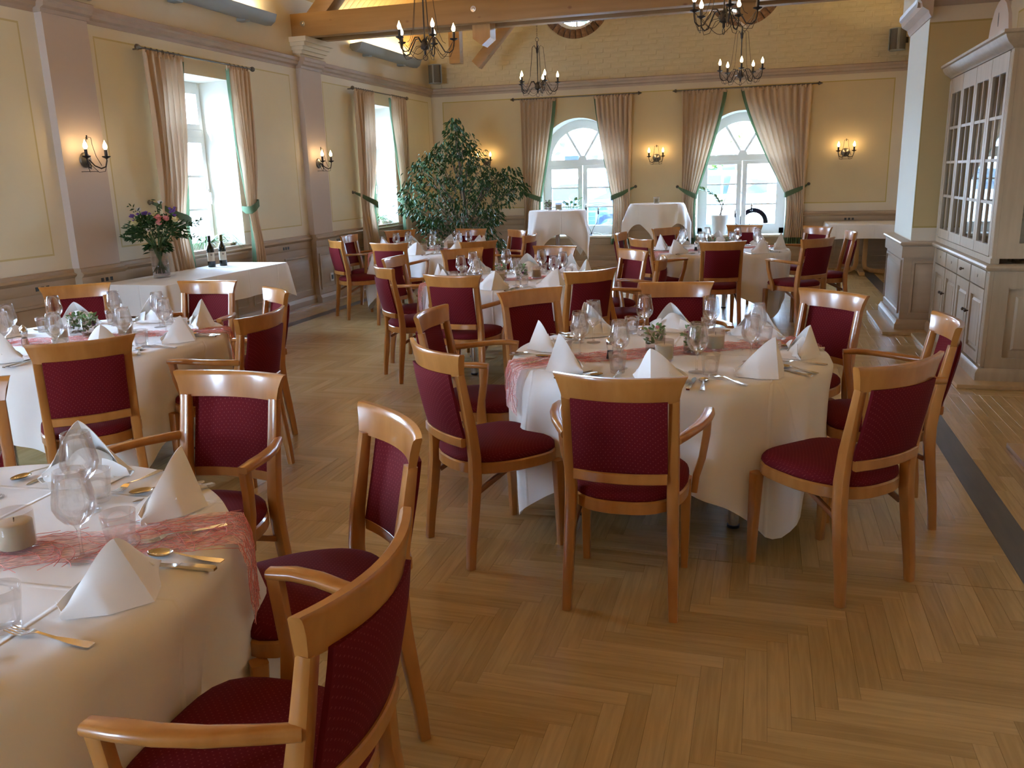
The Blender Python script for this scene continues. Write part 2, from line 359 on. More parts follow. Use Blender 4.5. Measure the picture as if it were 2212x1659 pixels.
def panelled(name, axis, rects, cream, inner, line):
    """plaster with painted panels: inside colour, thin painted line, outside colour; axis 0 = x, 1 = y along the wall"""
    m = pmat(name, cream, .85); n, l = nt(m); b = n['Principled BSDF']; ge = n.new('ShaderNodeNewGeometry'); sp = n.new('ShaderNodeSeparateXYZ'); l.new(ge.outputs['Position'], sp.inputs[0])
    def mth(op, a, c=None):
        x = n.new('ShaderNodeMath'); x.operation = op
        for i, q in enumerate((a, c)):
            if q is None: continue
            if isinstance(q, (int, float)): x.inputs[i].default_value = q
            else: l.new(q, x.inputs[i])
        return x.outputs[0]
    d = None
    for u0, u1, v0, v1 in rects:
        du = mth('SUBTRACT', mth('ABSOLUTE', mth('SUBTRACT', sp.outputs[axis], (u0+u1)/2)), (u1-u0)/2)
        dv = mth('SUBTRACT', mth('ABSOLUTE', mth('SUBTRACT', sp.outputs[2], (v0+v1)/2)), (v1-v0)/2)
        q = mth('MAXIMUM', du, dv); d = q if d is None else mth('MINIMUM', d, q)
    no = n.new('ShaderNodeTexNoise'); no.inputs['Scale'].default_value = 1.3; no.inputs['Detail'].default_value = 5; l.new(ge.outputs['Position'], no.inputs['Vector'])
    mr = n.new('ShaderNodeMapRange'); mr.inputs['To Min'].default_value = .9; mr.inputs['To Max'].default_value = 1.1; l.new(no.outputs['Fac'], mr.inputs['Value'])
    a = n.new('ShaderNodeMix'); a.data_type = 'RGBA'; a.inputs[6].default_value = (*cream, 1); a.inputs[7].default_value = (*inner, 1); l.new(mth('LESS_THAN', d, 0.0), a.inputs['Factor'])
    c = n.new('ShaderNodeMix'); c.data_type = 'RGBA'; c.inputs[7].default_value = (*line, 1); l.new(a.outputs[2], c.inputs[6]); l.new(mth('LESS_THAN', mth('ABSOLUTE', d), .008), c.inputs['Factor'])
    e = n.new('ShaderNodeMix'); e.data_type = 'RGBA'; e.blend_type = 'MULTIPLY'; e.inputs['Factor'].default_value = 1; l.new(c.outputs[2], e.inputs[6]); l.new(mr.outputs[0], e.inputs[7])
    l.new(e.outputs[2], b.inputs['Base Color']); return m
# ---------------------------------------------------------------- the room
XL, XR, YF, YB, ZC = -5.77, 2.03, 14.59, -3.6, 3.02
ROOF_Z = 3.87; RIDGE_X = (XL+XR)/2
CREAM, INNER, LINE = (.66, .58, .44), (.61, .49, .29), (.48, .37, .12)
M['wall_left'] = panelled('left_wall_paint', 1, [(-1.9, 1.65, 1.06, 2.9), (2.45, 5.75, 1.06, 2.9), (6.56, 9.82, 1.06, 2.9), (10.66, 14.42, 1.06, 2.9)], (.78, .73, .60), (.77, .72, .54), (.62, .54, .28))
M['wall_far'] = panelled('far_wall_paint', 0, [(-5.55, 1.82, 1.06, 2.9)], CREAM, INNER, LINE)
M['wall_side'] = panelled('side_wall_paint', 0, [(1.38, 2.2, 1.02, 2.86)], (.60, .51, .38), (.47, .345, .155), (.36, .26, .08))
M['wall_right'] = panelled('right_wall_paint', 1, [(3.0, 8.7, 1.02, 2.86)], CREAM, INNER, LINE)

# floor: oak herringbone blocks, nearest ones single pieces
PW, PL, PT = .0698, .4886, .006
floor = struct(MB().box(XL-.4, YB-.3, -.2, XR+1.2, YF+.3, -PT).build('floor', M['subfloor'], smooth=0))
def plank_mesh(vertical):
    g = .0004; c = .0002; a, b = (PL, PW)
    vs = [(g, g, -PT), (a-g, g, -PT), (a-g, b-g, -PT), (g, b-g, -PT), (g, g, -c), (a-g, g, -c), (a-g, b-g, -c), (g, b-g, -c),
          (g+c, g+c, 0), (a-g-c, g+c, 0), (a-g-c, b-g-c, 0), (g+c, b-g-c, 0)]
    fs = [(8, 9, 10, 11)] + [(i, (i+1) % 4, 4+(i+1) % 4, 4+i) for i in range(4)] + [(4+i, 4+(i+1) % 4, 8+(i+1) % 4, 8+i) for i in range(4)]
    if vertical: vs = [(y, x, z) for x, y, z in vs]; fs = [tuple(reversed(f)) for f in fs]
    return vs, fs
def set_uv(me, vertical_of_face):
    uv = me.uv_layers.new(name='UVMap'); vco = me.vertices
    for p in me.polygons:
        ver = vertical_of_face(p.index)
        for li in p.loop_indices:
            c = vco[me.loops[li].vertex_index].co; uv.data[li].uv = (c.y, c.x) if ver else (c.x, c.y)
pm = {}
for ver in (0, 1):
    vs, fs = plank_mesh(ver); me = bpy.data.meshes.new('plank'); me.from_pydata(vs, [], fs); me.materials.append(M['oak']); set_uv(me, lambda i, v=ver: v); pm[ver] = me
INLAY = [(1.035, YB, 1.172, 6.45), (1.50, 10.3, 1.655, YF-.5), (-5.30, YB, -5.16, YF-.5)]
SEAM = 3.35
ZONES = [(XL, -1.2, -5.30, YF), (-5.16, -1.2, 1.035, SEAM-.0015), (-5.16, SEAM+.0015, 1.035, YF), (1.035, 6.45, 1.50, YF), (1.655, 6.45, XR+.2, YF), (1.50, 6.45, 1.655, 10.3), (-5.30, YF-.5, -5.16, YF), (1.50, YF-.5, 1.655, YF)]
cells = []
def lay(ver, x, y, w, h, zones):
    for i, (a, b, c, d) in enumerate(zones):
        x0, x1, y0, y1 = max(x, a), min(x+w, c), max(y, b), min(y+h, d)
        if x1-x0 > .004 and y1-y0 > .004: cells.append((ver, x0, y0, x1-x0, y1-y0, abs((x1-x0)*(y1-y0)-w*h) < 1e-7))
for m_ in range(-24, 20):
    for k in range(-300, 300):
        ox, oy = -6.0 + k*PW + m_*(PL+PW), .031 + k*PW + m_*(PW-PL)
        for ver, x, y in ((0, ox, oy), (1, ox+PL, oy+PW-PL)):
            w, h = (PW, PL) if ver else (PL, PW)
            if -6.4 < x < 2.6 and -1.8 < y < 15: lay(ver, x, y, w, h, ZONES)
# straight boards outside the inlay strip
for i in range(16):
    for j in range(-4, 16): lay(1, 1.172+i*PW, -.9+j*PL+(i*7 % 5)*.11, PW, PL, [(1.172, -1.2, XR+.1, 6.45)])
def plank_rank(c):
    if not c[5]: return 99
    p = (c[1]+c[3]/2, c[2]+c[4]/2, 0); q = project(p)
    if q is None or not (-20 < q[0] < 2232 and -20 < q[1] < 1679): return 99
    for cx, cy in ((-.43, 4.08), (-1.93, 1.31), (-3.8, 3.92)):
        if hypot(p[0]-cx, p[1]-cy) < .75: return 60+q[2]
    return q[2]
cells.sort(key=plank_rank)
for c in cells[:300]: inst('plank', pm[c[0]], floor, (c[1], c[2], 0))
mb = MB(); vflag = []
for ver, x, y, w, h, full in cells[300:]:
    g = .0004; e = .0006
    mb.add([(x+g, y+g, -PT), (x+w-g, y+g, -PT), (x+w-g, y+h-g, -PT), (x+g, y+h-g, -PT), (x+g, y+g, -.0002), (x+w-g, y+g, -.0002), (x+w-g, y+h-g, -.0002), (x+g, y+h-g, -.0002), (x+e, y+e, 0), (x+w-e, y+e, 0), (x+w-e, y+h-e, 0), (x+e, y+h-e, 0)],
           [(8, 9, 10, 11)] + [(i, (i+1) % 4, 4+(i+1) % 4, 4+i) for i in range(4)] + [(4+i, 4+(i+1) % 4, 8+(i+1) % 4, 8+i) for i in range(4)]); vflag += [ver]*9
rest = mb.build('parquet', M['oak'], floor, smooth=0); set_uv(rest.data, lambda i: vflag[i]); rest['kind'] = 'stuff'
for a, b, c, d in INLAY: MB().box(a, b, -PT, c, d, .0003).build('inlay_strip', M['strip_dark'], floor, smooth=0)

# wall-local frames: u along the wall, n out into the room, z up
def PL_(u, n, z): return (XL+n, u, z)
def PF_(u, n, z): return (u, YF-n, z)
def wbox(mb, P, u0, n0, z0, u1, n1, z1, ch=0.0, mi=0):
    a, b = P(u0, n0, z0), P(u1, n1, z1)
    return mb.box(min(a[0], b[0]), min(a[1], b[1]), min(a[2], b[2]), max(a[0], b[0]), max(a[1], b[1]), max(a[2], b[2]), mi, ch)

# left wall with rectangular window openings
LWIN = [(-.9, .33), (3.18, 4.41), (7.30, 8.53), (11.66, 12.89)]
LZ0, LZ1, TH = .85, 2.72, .43
mb = MB(); y = YB-.3
for a, b in LWIN:
    mb.box(XL-TH, y, 0, XL, a, ZC); mb.box(XL-TH, a, 0, XL, b, LZ0-.03); mb.box(XL-TH, a, LZ1, XL, b, ZC); y = b
mb.box(XL-TH, y, 0, XL, YF+.4, ZC)
wall_left = struct(mb.build('wall_left', M['wall_left'], smooth=0))
MB().box(XL-TH, YB-.3, ZC, XL, YF+.4, ROOF_Z+.5).build('upper_wall', M['upper'], wall_left, smooth=0)
# far wall: dado-high to cornice with two arched openings
FWIN = [-3.10, -.39]; AHW, ASILL, ASPR, RD = .72, .56, 1.82, .34
def arch_pts(cx, r, z, n=28): return [(cx+r*cos(pi-pi*i/n), z+r*sin(pi*i/n)) for i in range(n+1)]
mb = MB(); x = XL-.4
for cx in FWIN:
    mb.box(x, YF, 0, cx-AHW, YF+.45, ZC); mb.box(cx-AHW, YF, 0, cx+AHW, YF+.45, ASILL-.02)
    ap = arch_pts(cx, AHW, ASPR)
    for (xa, za), (xb, zb) in zip(ap[:-1], ap[1:]):
        mb.add([(xa, YF, za), (xb, YF, zb), (xb, YF, ZC), (xa, YF, ZC), (xa, YF+.45, za), (xb, YF+.45, zb), (xb, YF+.45, ZC), (xa, YF+.45, ZC)], [(0, 1, 2, 3), (7, 6, 5, 4)])
    x = cx+AHW
mb.box(x, YF, 0, XR+.5, YF+.45, ZC)
wall_far = struct(mb.build('wall_far', M['wall_far'], smooth=0))
# gable above: mortar bed with two round openings, bricks in front
OC = [(-3.14, 4.39), (-.44, 4.39)]; OR = .59; GZ1 = 8.2
mb = MB(); x = XL-.4
for cx, cz in OC:
    mb.box(x, YF+.008, ZC, cx-OR, YF+.45, GZ1); n = 32
    for i in range(n):
        a, b = pi-pi*i/n, pi-pi*(i+1)/n; xa, xb = cx+OR*cos(a), cx+OR*cos(b); ha, hb = OR*sin(a), OR*sin(b)
        for (z00, z01, z10, z11) in ((ZC, cz-ha, ZC, cz-hb), (cz+ha, GZ1, cz+hb, GZ1)):
            for yy in (YF+.008, YF+.45): mb.add([(xa, yy, z00), (xb, yy, z10), (xb, yy, z11), (xa, yy, z01)], [(0, 1, 2, 3)])
    x = cx+OR
mb.box(x, YF+.008, ZC, XR+.5, YF+.45, GZ1)
gable = mb.build('gable_wall', M['painted_brick'], wall_far, smooth=0)
bv = []
for i in range(8):
    b = MB(); rr = random.Random(i); d = .002+.006*rr.random()
    q = lambda s=.004: rr.uniform(-s, s)
    b.add([(-.119+q(), .012, -.036), (.119+q(), .012, -.036), (.119+q(), .012, .036), (-.119+q(), .012, .036),
           (-.112+q(), -d*.5, -.03+q()), (.112+q(), -d, -.03+q()), (.112+q(), -d*.6, .03+q()), (-.112+q(), -d, .03+q())],
          [(4, 5, 6, 7), (0, 1, 5, 4), (1, 2, 6, 5), (2, 3, 7, 6), (3, 0, 4, 7)])
    bv.append(b)
bme = [b.mesh('brick', M['painted_brick'], 0) for b in bv]; bcount = 0; rest = MB()
bl = []
for j in range(17):
    for i in range(33):
        bx, bz = XL+.1+i*.25+(.125 if j % 2 else 0), 3.17+j*.083
        if any(hypot(bx-cx, bz-cz) < OR+.09 for cx, cz in OC) or bx > XR or bz > ROOF_Z+min(bx-XL, XR-bx)*.95: continue
        bl.append((bx+R.uniform(-.006, .006), bz, R.randrange(8)))
bl.sort(key=lambda q: q[1] > 4.12)
for k, (bx, bz, v) in enumerate(bl):
    if k < 300: inst('brick', bme[v], gable, (bx, YF+.006, bz))
    else: rest.add([(p[0]+bx, p[1]+YF+.006, p[2]+bz) for p in bv[v].v], bv[v].f)
if rest.v: rest.build('brickwork', M['painted_brick'], gable, smooth=0)['kind'] = 'stuff'
wv = MB(); n = 34; a1 = 2*pi/n*.44
wv.add([(r*cos(s*a1), yy, r*sin(s*a1)) for yy in (-.004, .2) for r in (.448, .588) for s in (-1, 1)], [(0, 1, 3, 2), (4, 6, 7, 5), (0, 4, 5, 1), (2, 3, 7, 6), (0, 2, 6, 4), (1, 5, 7, 3)])
vme = wv.mesh('voussoir', M['red_brick'], 0)

def ring_box(mb, c, r0, r1, y0, y1, a0=0, a1=2*pi, n=40):
    secs = []
    for i in range(n+1):
        a = a0+(a1-a0)*i/n; secs.append([(c[0]+r*cos(a), y, c[1]+r*sin(a)) for r, y in ((r0, y0), (r1, y0), (r1, y1), (r0, y1))])
    return mb.loft(secs, caps=(abs(a1-a0) < 6.2))
wn = 0
for cx, cz in OC:
    wn += 1; w = thing('window_%d' % wn, None, None, (0, 0, 0)); struct(w); w.location = (cx, YF, cz)
    for i in range(n): inst('voussoir', vme, w, (0, 0, 0), (0, -2*pi*i/n, 0))
    ring_box(MB(), (0, 0), .445, .60, .16, .45).build('reveal', M['reveal'], w, 40)
    ring_box(MB(), (0, 0), .385, .455, .10, .17).build('window_frame', M['white_frame'], w, 40)
    MB().box(-.014, .11, -.40, .014, .15, .40).build('muntin', M['white_frame'], w, 0); MB().box(-.40, .11, -.014, .40, .15, .014).build('muntin', M['white_frame'], w, 0)
    pb = MB(); pb.add([(.40*cos(2*pi*i/32), .13, .40*sin(2*pi*i/32)) for i in range(32)], [tuple(range(32))]); pb.build('pane', M['pane'], w, 0)
    portal((cx, YF+.5, cz), (1.0, 1.0), (0, -1, 0))

# arched windows
for cx in FWIN:
    wn += 1; w = thing('window_%d' % wn, None, None, (cx, YF, 0)); struct(w)
    ap = [(-AHW, ASILL)] + arch_pts(0, AHW, ASPR) + [(AHW, ASILL)]; bp_ = [(-.70, ASILL)] + arch_pts(0, .70, ASPR) + [(.70, ASILL)]
    mb = MB(); mb.loft([[(q[0], -.002, q[1]) for q in ap], [(q[0], RD+.1, q[1]) for q in bp_]], closed=False); mb.build('reveal', M['reveal'], w, 40)
    fr = MB(); ring_box(fr, (0, 1.82), .565, .715, RD-.02, RD+.06, 0, pi, 28)
    fr.box(-.715, RD-.02, ASILL, -.63, RD+.06, 1.82); fr.box(.63, RD-.02, ASILL, .715, RD+.06, 1.82); fr.box(-.715, RD-.02, ASILL, .715, RD+.06, ASILL+.09)
    fr.box(-.70, RD-.025, 1.755, .70, RD+.06, 1.855)
    fr.build('window_frame', M['white_frame'], w, 40)
    hub = MB(); hub.add([(.075*cos(pi*i/8), RD-.03, 1.85+.075*sin(pi*i/8)) for i in range(9)]+[(.075*cos(pi*i/8), RD+.05, 1.85+.075*sin(pi*i/8)) for i in range(9)],
                        [tuple(range(9))]+[(i, i+1, 10+i, 9+i) for i in range(8)]); hub.build('fan_hub', M['white_frame'], w, 40)
    for a in (radians(60), radians(120)):
        MB().sweep([(.05*cos(a), RD+.015, 1.85+.05*sin(a)), (.6*cos(a), RD+.015, 1.83+.6*sin(a))], [(.045, .06)], up=(0, 1, 0)).build('fan_bar', M['white_frame'], w, 40)
    for s in (-1, 1):   # casement sashes with three panes each
        x0, x1 = (-.635, -.008) if s < 0 else (.008, .635)
        sb = MB(); sb.box(x0, RD-.04, .65, x1, RD+.03, .72); sb.box(x0, RD-.04, 1.70, x1, RD+.03, 1.754); sb.box(x0, RD-.04, .72, x0+.075, RD+.03, 1.70); sb.box(x1-.075, RD-.04, .72, x1, RD+.03, 1.70)
        sb.build('sash', M['white_frame'], w, 0)
        for z in (1.045, 1.375): MB().box(x0+.06, RD-.03, z-.014, x1-.06, RD+.02, z+.014).build('muntin', M['white_frame'], w, 0)
        for k in range(3): MB().box(x0+.07, RD-.008, .72+k*.33, x1-.07, RD-.004, 1.045+k*.33).build('pane', M['pane'], w, 0)
    hb = MB(); hb.box(.02, RD-.055, 1.13, .045, RD-.035, 1.26, ch=.004); hb.box(.026, RD-.075, 1.15, .039, RD-.055, 1.165); hb.box(.024, RD-.085, 1.04, .041, RD-.07, 1.17, ch=.004); hb.build('window_handle', M['white_plastic'], w, 40)
    fp = MB(); ap2 = arch_pts(0, .57, 1.85); fp.add([(q[0], RD+.01, q[1]) for q in ap2], [tuple(range(len(ap2)))]); fp.build('pane', M['pane'], w, 0)
    MB().box(-AHW-.03, -.05, ASILL-.03, AHW+.03, RD, ASILL, ch=.006).build('window_sill', M['reveal'], w, 40)
    portal((cx, YF+.5, 1.6), (1.4, 2.0), (0, -1, 0))

# left windows
for a, b in LWIN:
    wn += 1; w = thing('window_%d' % wn, None, None, (XL, (a+b)/2, 0)); struct(w); h = (b-a)/2; t = -.40
    rv = MB(); q0 = [(0, -h, LZ0), (0, -h, LZ1), (0, h, LZ1), (0, h, LZ0)]; q1 = [(t-.03, -h+.06, LZ0), (t-.03, -h+.06, LZ1-.02), (t-.03, h-.06, LZ1-.02), (t-.03, h-.06, LZ0)]
    rv.loft([q0, q1], closed=False); rv.build('reveal', M['reveal'], w, 0)
    fr = MB(); k = h-.05
    for s in (-1, 1): fr.box(t-.02, s*k-.03, LZ0, t+.04, s*k+.03, LZ1)
    fr.box(t-.018, -k+.03, LZ1-.08, t+.038, k-.03, LZ1-.01); fr.box(t-.018, -k+.03, LZ0, t+.038, k-.03, LZ0+.06); fr.box(t-.018, -k+.03, 2.12, t+.038, k-.03, 2.2); fr.build('window_frame', M['white_frame'], w, 0)
    for s in (-1, 1):
        y0, y1 = (-k+.03, -.006) if s < 0 else (.006, k-.03)
        for (z0, z1, nb) in ((LZ0+.06, 2.12, 3), (2.2, LZ1-.08, 1)):
            sb = MB(); sb.box(t, y0+.002, z0+.002, t+.055, y0+.06, z1-.002); sb.box(t, y1-.06, z0+.002, t+.055, y1-.002, z1-.002); sb.box(t, y0+.06, z0+.002, t+.055, y1-.06, z0+.06); sb.box(t, y0+.06, z1-.06, t+.055, y1-.06, z1-.002); sb.build('sash', M['white_frame'], w, 0)
            zz = [z0+.06+(z1-z0-.12)*i/nb for i in range(nb+1)]
            for i in range(nb):
                if i: MB().box(t+.01, y0+.05, zz[i]-.013, t+.045, y1-.05, zz[i]+.013).build('muntin', M['white_frame'], w, 0)
                MB().box(t+.022, y0+.055, zz[i], t+.026, y1-.055, zz[i+1]).build('pane', M['pane'], w, 0)
    hb = MB(); hb.box(t+.055, k-.075, 1.42, t+.068, k-.05, 1.55, ch=.004); hb.box(t+.068, k-.07, 1.5, t+.09, k-.055, 1.515); hb.box(t+.085, k-.072, 1.39, t+.1, k-.053, 1.515, ch=.004); hb.build('window_handle', M['white_plastic'], w, 40)
    MB().box(t, -h+.005, LZ0-.03, .04, h-.005, LZ0, ch=.006).build('window_sill', M['dado'], w, 40)
    portal((XL-TH-.06, (a+b)/2, 1.8), (1.2, 1.9), (1, 0, 0))

# right-hand side: near wall, pillar block, far corner wall; back wall with an added window
wall_right = struct(MB().box(XR, YB-.3, 0, XR+.3, 8.99, ZC).build('wall_right', M['wall_right'], smooth=0))
MB().box(XR, 10.1, 0, XR+.3, YF+.4, ZC).build('far_section', M['plaster'], wall_right, smooth=0)
MB().box(XR, YB-.3, ZC, XR+.3, YF+.4, ROOF_Z+.5).build('upper_wall', M['upper'], wall_right, smooth=0)
PX, PY0, PY1 = 1.38, 8.99, 10.12
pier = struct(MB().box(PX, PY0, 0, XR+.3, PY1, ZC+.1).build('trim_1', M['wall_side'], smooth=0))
MB().box(PX-.004, PY0+.004, .9, PX, PY1-.004, ZC).build('left_face', M['pale_face'], pier, smooth=0)  # left side of the pillar, paler than the rest
def moulding(P, segs, prof, name, mat, parent, ends=True):
    """profile [(n,z)] run along u; segs = [(u0,u1,offset)]"""
    for u0, u1, o in segs:
        mb = MB(); base = [(-.01, prof[0][1])]+[(n_, z) for n_, z in prof]+[(-.01, prof[-1][1])]
        mb.loft([[P(u0, n_+o if n_ > 0 else 0.0, z) for n_, z in base], [P(u1, n_+o if n_ > 0 else 0.0, z) for n_, z in base]]); mb.build(name, mat, parent, 30)
CORN = [(.012, 3.0), (.018, 3.03), (.05, 3.045), (.055, 3.075), (.075, 3.09), (.078, 3.125), (.06, 3.135)]
PIL = [(1.82, 2.28), (5.93, 6.42), (10.0, 10.5)]; PP = .075
segs = []; u = YB
for a, b in PIL: segs += [(u, a-.02, 0), (a-.02, b+.02, PP)]; u = b+.02
segs.append((u, YF, 0)); t = struct(bpy.data.objects.new('trim_2', None)); COL.objects.link(t); moulding(PL_, segs, CORN, 'cornice', M['taupe'], t)
t = struct(bpy.data.objects.new('trim_3', None)); COL.objects.link(t); moulding(PF_, [(XL, XR, 0)], CORN, 'cornice', M['taupe'], t)
t = struct(bpy.data.objects.new('trim_4', None)); COL.objects.link(t)
def PP1(u, n, z): return (PX-n, u, z)
def PP2(u, n, z): return (u, PY0-n, z)
def PR_(u, n, z): return (XR-n, u, z)
CORP = [(.012, 2.9), (.03, 2.93), (.035, 2.955), (.09, 2.99), (.10, 3.03), (.12, 3.05), (.12, 3.09)]
moulding(PP1, [(PY0-.12, PY1, 0)], CORP, 'cornice', M['taupe'], t); moulding(PP2, [(PX-.12, XR, 0)], [(.005, 3.0), (.02, 3.02), (.04, 3.06), (.05, 3.12)], 'cornice', M['taupe'], t)
moulding(PR_, [(YB, PY0, 0)], [(.005, 3.0), (.02, 3.02), (.04, 3.06), (.05, 3.12)], 'cornice', M['taupe'], t)
MB().box(PX-.09, PY0-.04, 3.09, XR, PY1, 3.5).build('upper_block', M['upper'], t, smooth=0)
# door head on the far right wall, a hand's breadth visible behind the pillar
dh = MB(); dh.box(XR-.12, 12.2, 2.38, XR, 13.3, 2.44); dh.box(XR-.09, 12.23, 2.32, XR, 13.27, 2.379); dh.box(XR-.05, 12.28, 0, XR, 13.24, 2.319); struct(dh.build('door_1', M['taupe'], smooth=0))
# back wall behind the camera; its one tall window is added for back-light
mb = MB(); x = XL-.4
for cx in (-4.2,):
    mb.box(x, YB-.35, 0, cx-.6, YB, ROOF_Z+.5); mb.box(cx-.6, YB-.35, 0, cx+.6, YB, .6); mb.box(cx-.6, YB-.35, 2.6, cx+.6, YB, ROOF_Z+.5); x = cx+.6; portal((cx, YB-.4, 1.6), (1.2, 2.0), (0, 1, 0))
    wn += 1; w = thing('window_%d' % wn, None, None, (cx, YB-.2, 0)); struct(w); fr = MB()
    for s in (-1, 0, 1): fr.box(s*.56-.035, -.03, .6, s*.56+.035, .03, 2.6)
    for z in (.64, 1.3, 1.95, 2.56): fr.box(-.6, -.03, z-.03, .6, .03, z+.03)
    fr.build('window_frame', M['white_frame'], w, 0); MB().box(-.6, -.003, .6, .6, .003, 2.6).build('pane', M['pane'], w, 0)
mb.box(x, YB-.35, 0, XR+.4, YB, ROOF_Z+.5); mb.add([(XL-.4, YB, ROOF_Z+.4), (XR+.4, YB, ROOF_Z+.4), (RIDGE_X, YB, ROOF_Z+4.4)], [(0, 1, 2)])
struct(mb.build('wall_back', M['plaster'], smooth=0))

# pitched boarded roof
ceiling = MB()
sl = 3.9+.5; up_ = .03
for s, xw in ((1, XL), (-1, XR)):
    n_ = Vector((-s, 0, 1)).normalized()*.06
    a = Vector((xw-.5*s, 0, ROOF_Z-.5)); b = Vector((RIDGE_X+.02*s, 0, ROOF_Z+(RIDGE_X-xw)*s))
    ceiling.add([(a+n_+Vector((0, YB-.4, 0))), (b+n_+Vector((0, YB-.4, 0))), (b+n_+Vector((0, YF+.5, 0))), (a+n_+Vector((0, YF+.5, 0))), (a+n_*3+Vector((0, YB-.4, 0))), (b+n_*3+Vector((0, YB-.4, 0))), (b+n_*3+Vector((0, YF+.5, 0))), (a+n_*3+Vector((0, YF+.5, 0)))], [(0, 1, 2, 3), (7, 6, 5, 4)])
ceiling = struct(ceiling.build('ceiling', M['subfloor'], smooth=0))
L_ = hypot(RIDGE_X-XL, RIDGE_X-XL)+.7
pme = [MB().box(0, .002, 0, L_, .134, .02, ch=.003).mesh('plank', M['roof_plank'], 40)]
for s, xw, ry in ((1, XL, -pi/4), (-1, XR, pi+pi/4)):
    yy = YF-.136; k = 0
    while yy > YB-.3:
        loc = (xw-.5*s, yy if s > 0 else yy, ROOF_Z-.5+.03)
        o = inst('plank', pme[0], ceiling, (xw-.45*s, yy, ROOF_Z-.45), (0, -pi/4 if s > 0 else -3*pi/4, 0))
        yy -= .136; k += 1
# ---------------------------------------------------------------- wainscot, pilasters, truss
def dado(P, bays, parent, name_base, vents=(), sockets=()):
    """bays: (u0, u1, top, proud, n_panels); each panel is a piece of its own"""
    frame = MB()
    for u0, u1, top, pr, npan in bays:
        wbox(frame, P, u0, 0, 0, u1, pr+.012, .70 if top > .8 else top-.05)
        cap = .925 if top > .8 else None
        if cap:
            wbox(frame, P, u0-.004, 0, .70, u1+.004, pr+.016, .86)
            mb = MB(); pf = [(pr+.02, .755), (pr+.028, .77), (pr+.028, .845), (pr+.05, .862), (pr+.058, .875), (pr+.05, .885), (pr+.03, .893), (pr+.03, .92), (pr+.012, .926), (-.01, .926), (-.01, .755)]
            mb.loft([[P(u0-(.02 if pr > .05 else 0), n_, z) for n_, z in pf], [P(u1+(.02 if pr > .05 else 0), n_, z) for n_, z in pf]]); mb.build('dado_cap', M['dado'], parent, 30)
        bb = MB(); pf = [(pr+.05, 0), (pr+.05, .085), (pr+.04, .10), (pr+.03, .125), (pr+.018, .13), (-.01, .13), (-.01, 0)]
        bb.loft([[P(u0-(.02 if pr > .05 else 0), n_, z) for n_, z in pf], [P(u1+(.02 if pr > .05 else 0), n_, z) for n_, z in pf]]); bb.build('skirting', M['dado'], parent, 30)
        zt = .70 if top > .8 else top-.10; w = (u1-u0)/npan
        for i in range(npan):
            a, b = u0+i*w+.05, u0+(i+1)*w-.05; mb = MB()
            z0, z1 = .19, zt-.03; o = pr+.012
            def ring(ins, nn): return [P(a+ins, nn, z0+ins), P(b-ins, nn, z0+ins), P(b-ins, nn, z1-ins), P(a+ins, nn, z1-ins)]
            mb.loft([ring(0, o-.004), ring(0, o+.014), ring(.022, o+.014), ring(.03, o+.004), ring(.055, o+.004), ring(.075, o+.013)], caps=True)
            mb.build('dado_panel', M['dado'], parent, 25)
    frame.build('wainscot', M['dado'], parent, 30)
    for u, z, pr in vents:
        for k in (-1, 0, 1): wbox(MB(), P, u+k*.055-.016, 0, z-.017, u+k*.055+.016, pr+.03, z+.017).build('vent_slot', M['black'], parent, 0)
    for u, z, pr in sockets:
        mb = MB(); wbox(mb, P, u-.04, 0, z-.055, u+.04, pr+.04, z+.055, ch=.008); o = mb.build('wall_socket', M['white_plastic'], parent, 40)
        wbox(MB(), P, u-.022, 0, z-.03, u+.022, pr+.046, z+.03, ch=.004).build('socket_insert', M['black'], parent, 40)
bl_ = struct(bpy.data.objects.new('baseboard_left', None)); COL.objects.link(bl_)
dado(PL_, [(YB, 1.82, .925, .0, 4), (1.82, 2.28, .925, PP, 1), (2.28, 3.18, .925, 0, 1), (3.18, 4.41, .85, 0, 2), (4.41, 5.93, .925, 0, 2), (5.93, 6.42, .925, PP, 1), (6.42, 7.3, .925, 0, 1), (7.3, 8.53, .85, 0, 2), (8.53, 10.0, .925, 0, 2), (10.0, 10.5, .925, PP, 1), (10.5, 11.66, .925, 0, 2), (11.66, 12.89, .85, 0, 2), (12.89, YF, .925, 0, 2)], bl_, 'left',
     vents=[(6.2, .80, PP), (9.35, .80, 0), (10.75, .80, 0), (5.55, .80, 0)], sockets=[(10.32, .33, PP)])
wbox(MB(), PL_, YB, 0, 0, YF, .13, .022).build('floor_board', M['step'], bl_, 0)
bf_ = struct(bpy.data.objects.new('baseboard_far', None)); COL.objects.link(bf_)
dado(PF_, [(XL, -3.82, .925, 0, 2), (-3.82, -2.38, .56, 0, 2), (-2.38, -1.11, .925, 0, 2), (-1.11, .33, .56, 0, 2), (.33, XR, .925, 0, 2)], bf_, 'far', vents=[(1.3, .80, 0), (-4.9, .8, 0)])
wbox(MB(), PF_, XL, 0, 0, XR, .12, .022).build('floor_board', M['step'], bf_, 0)
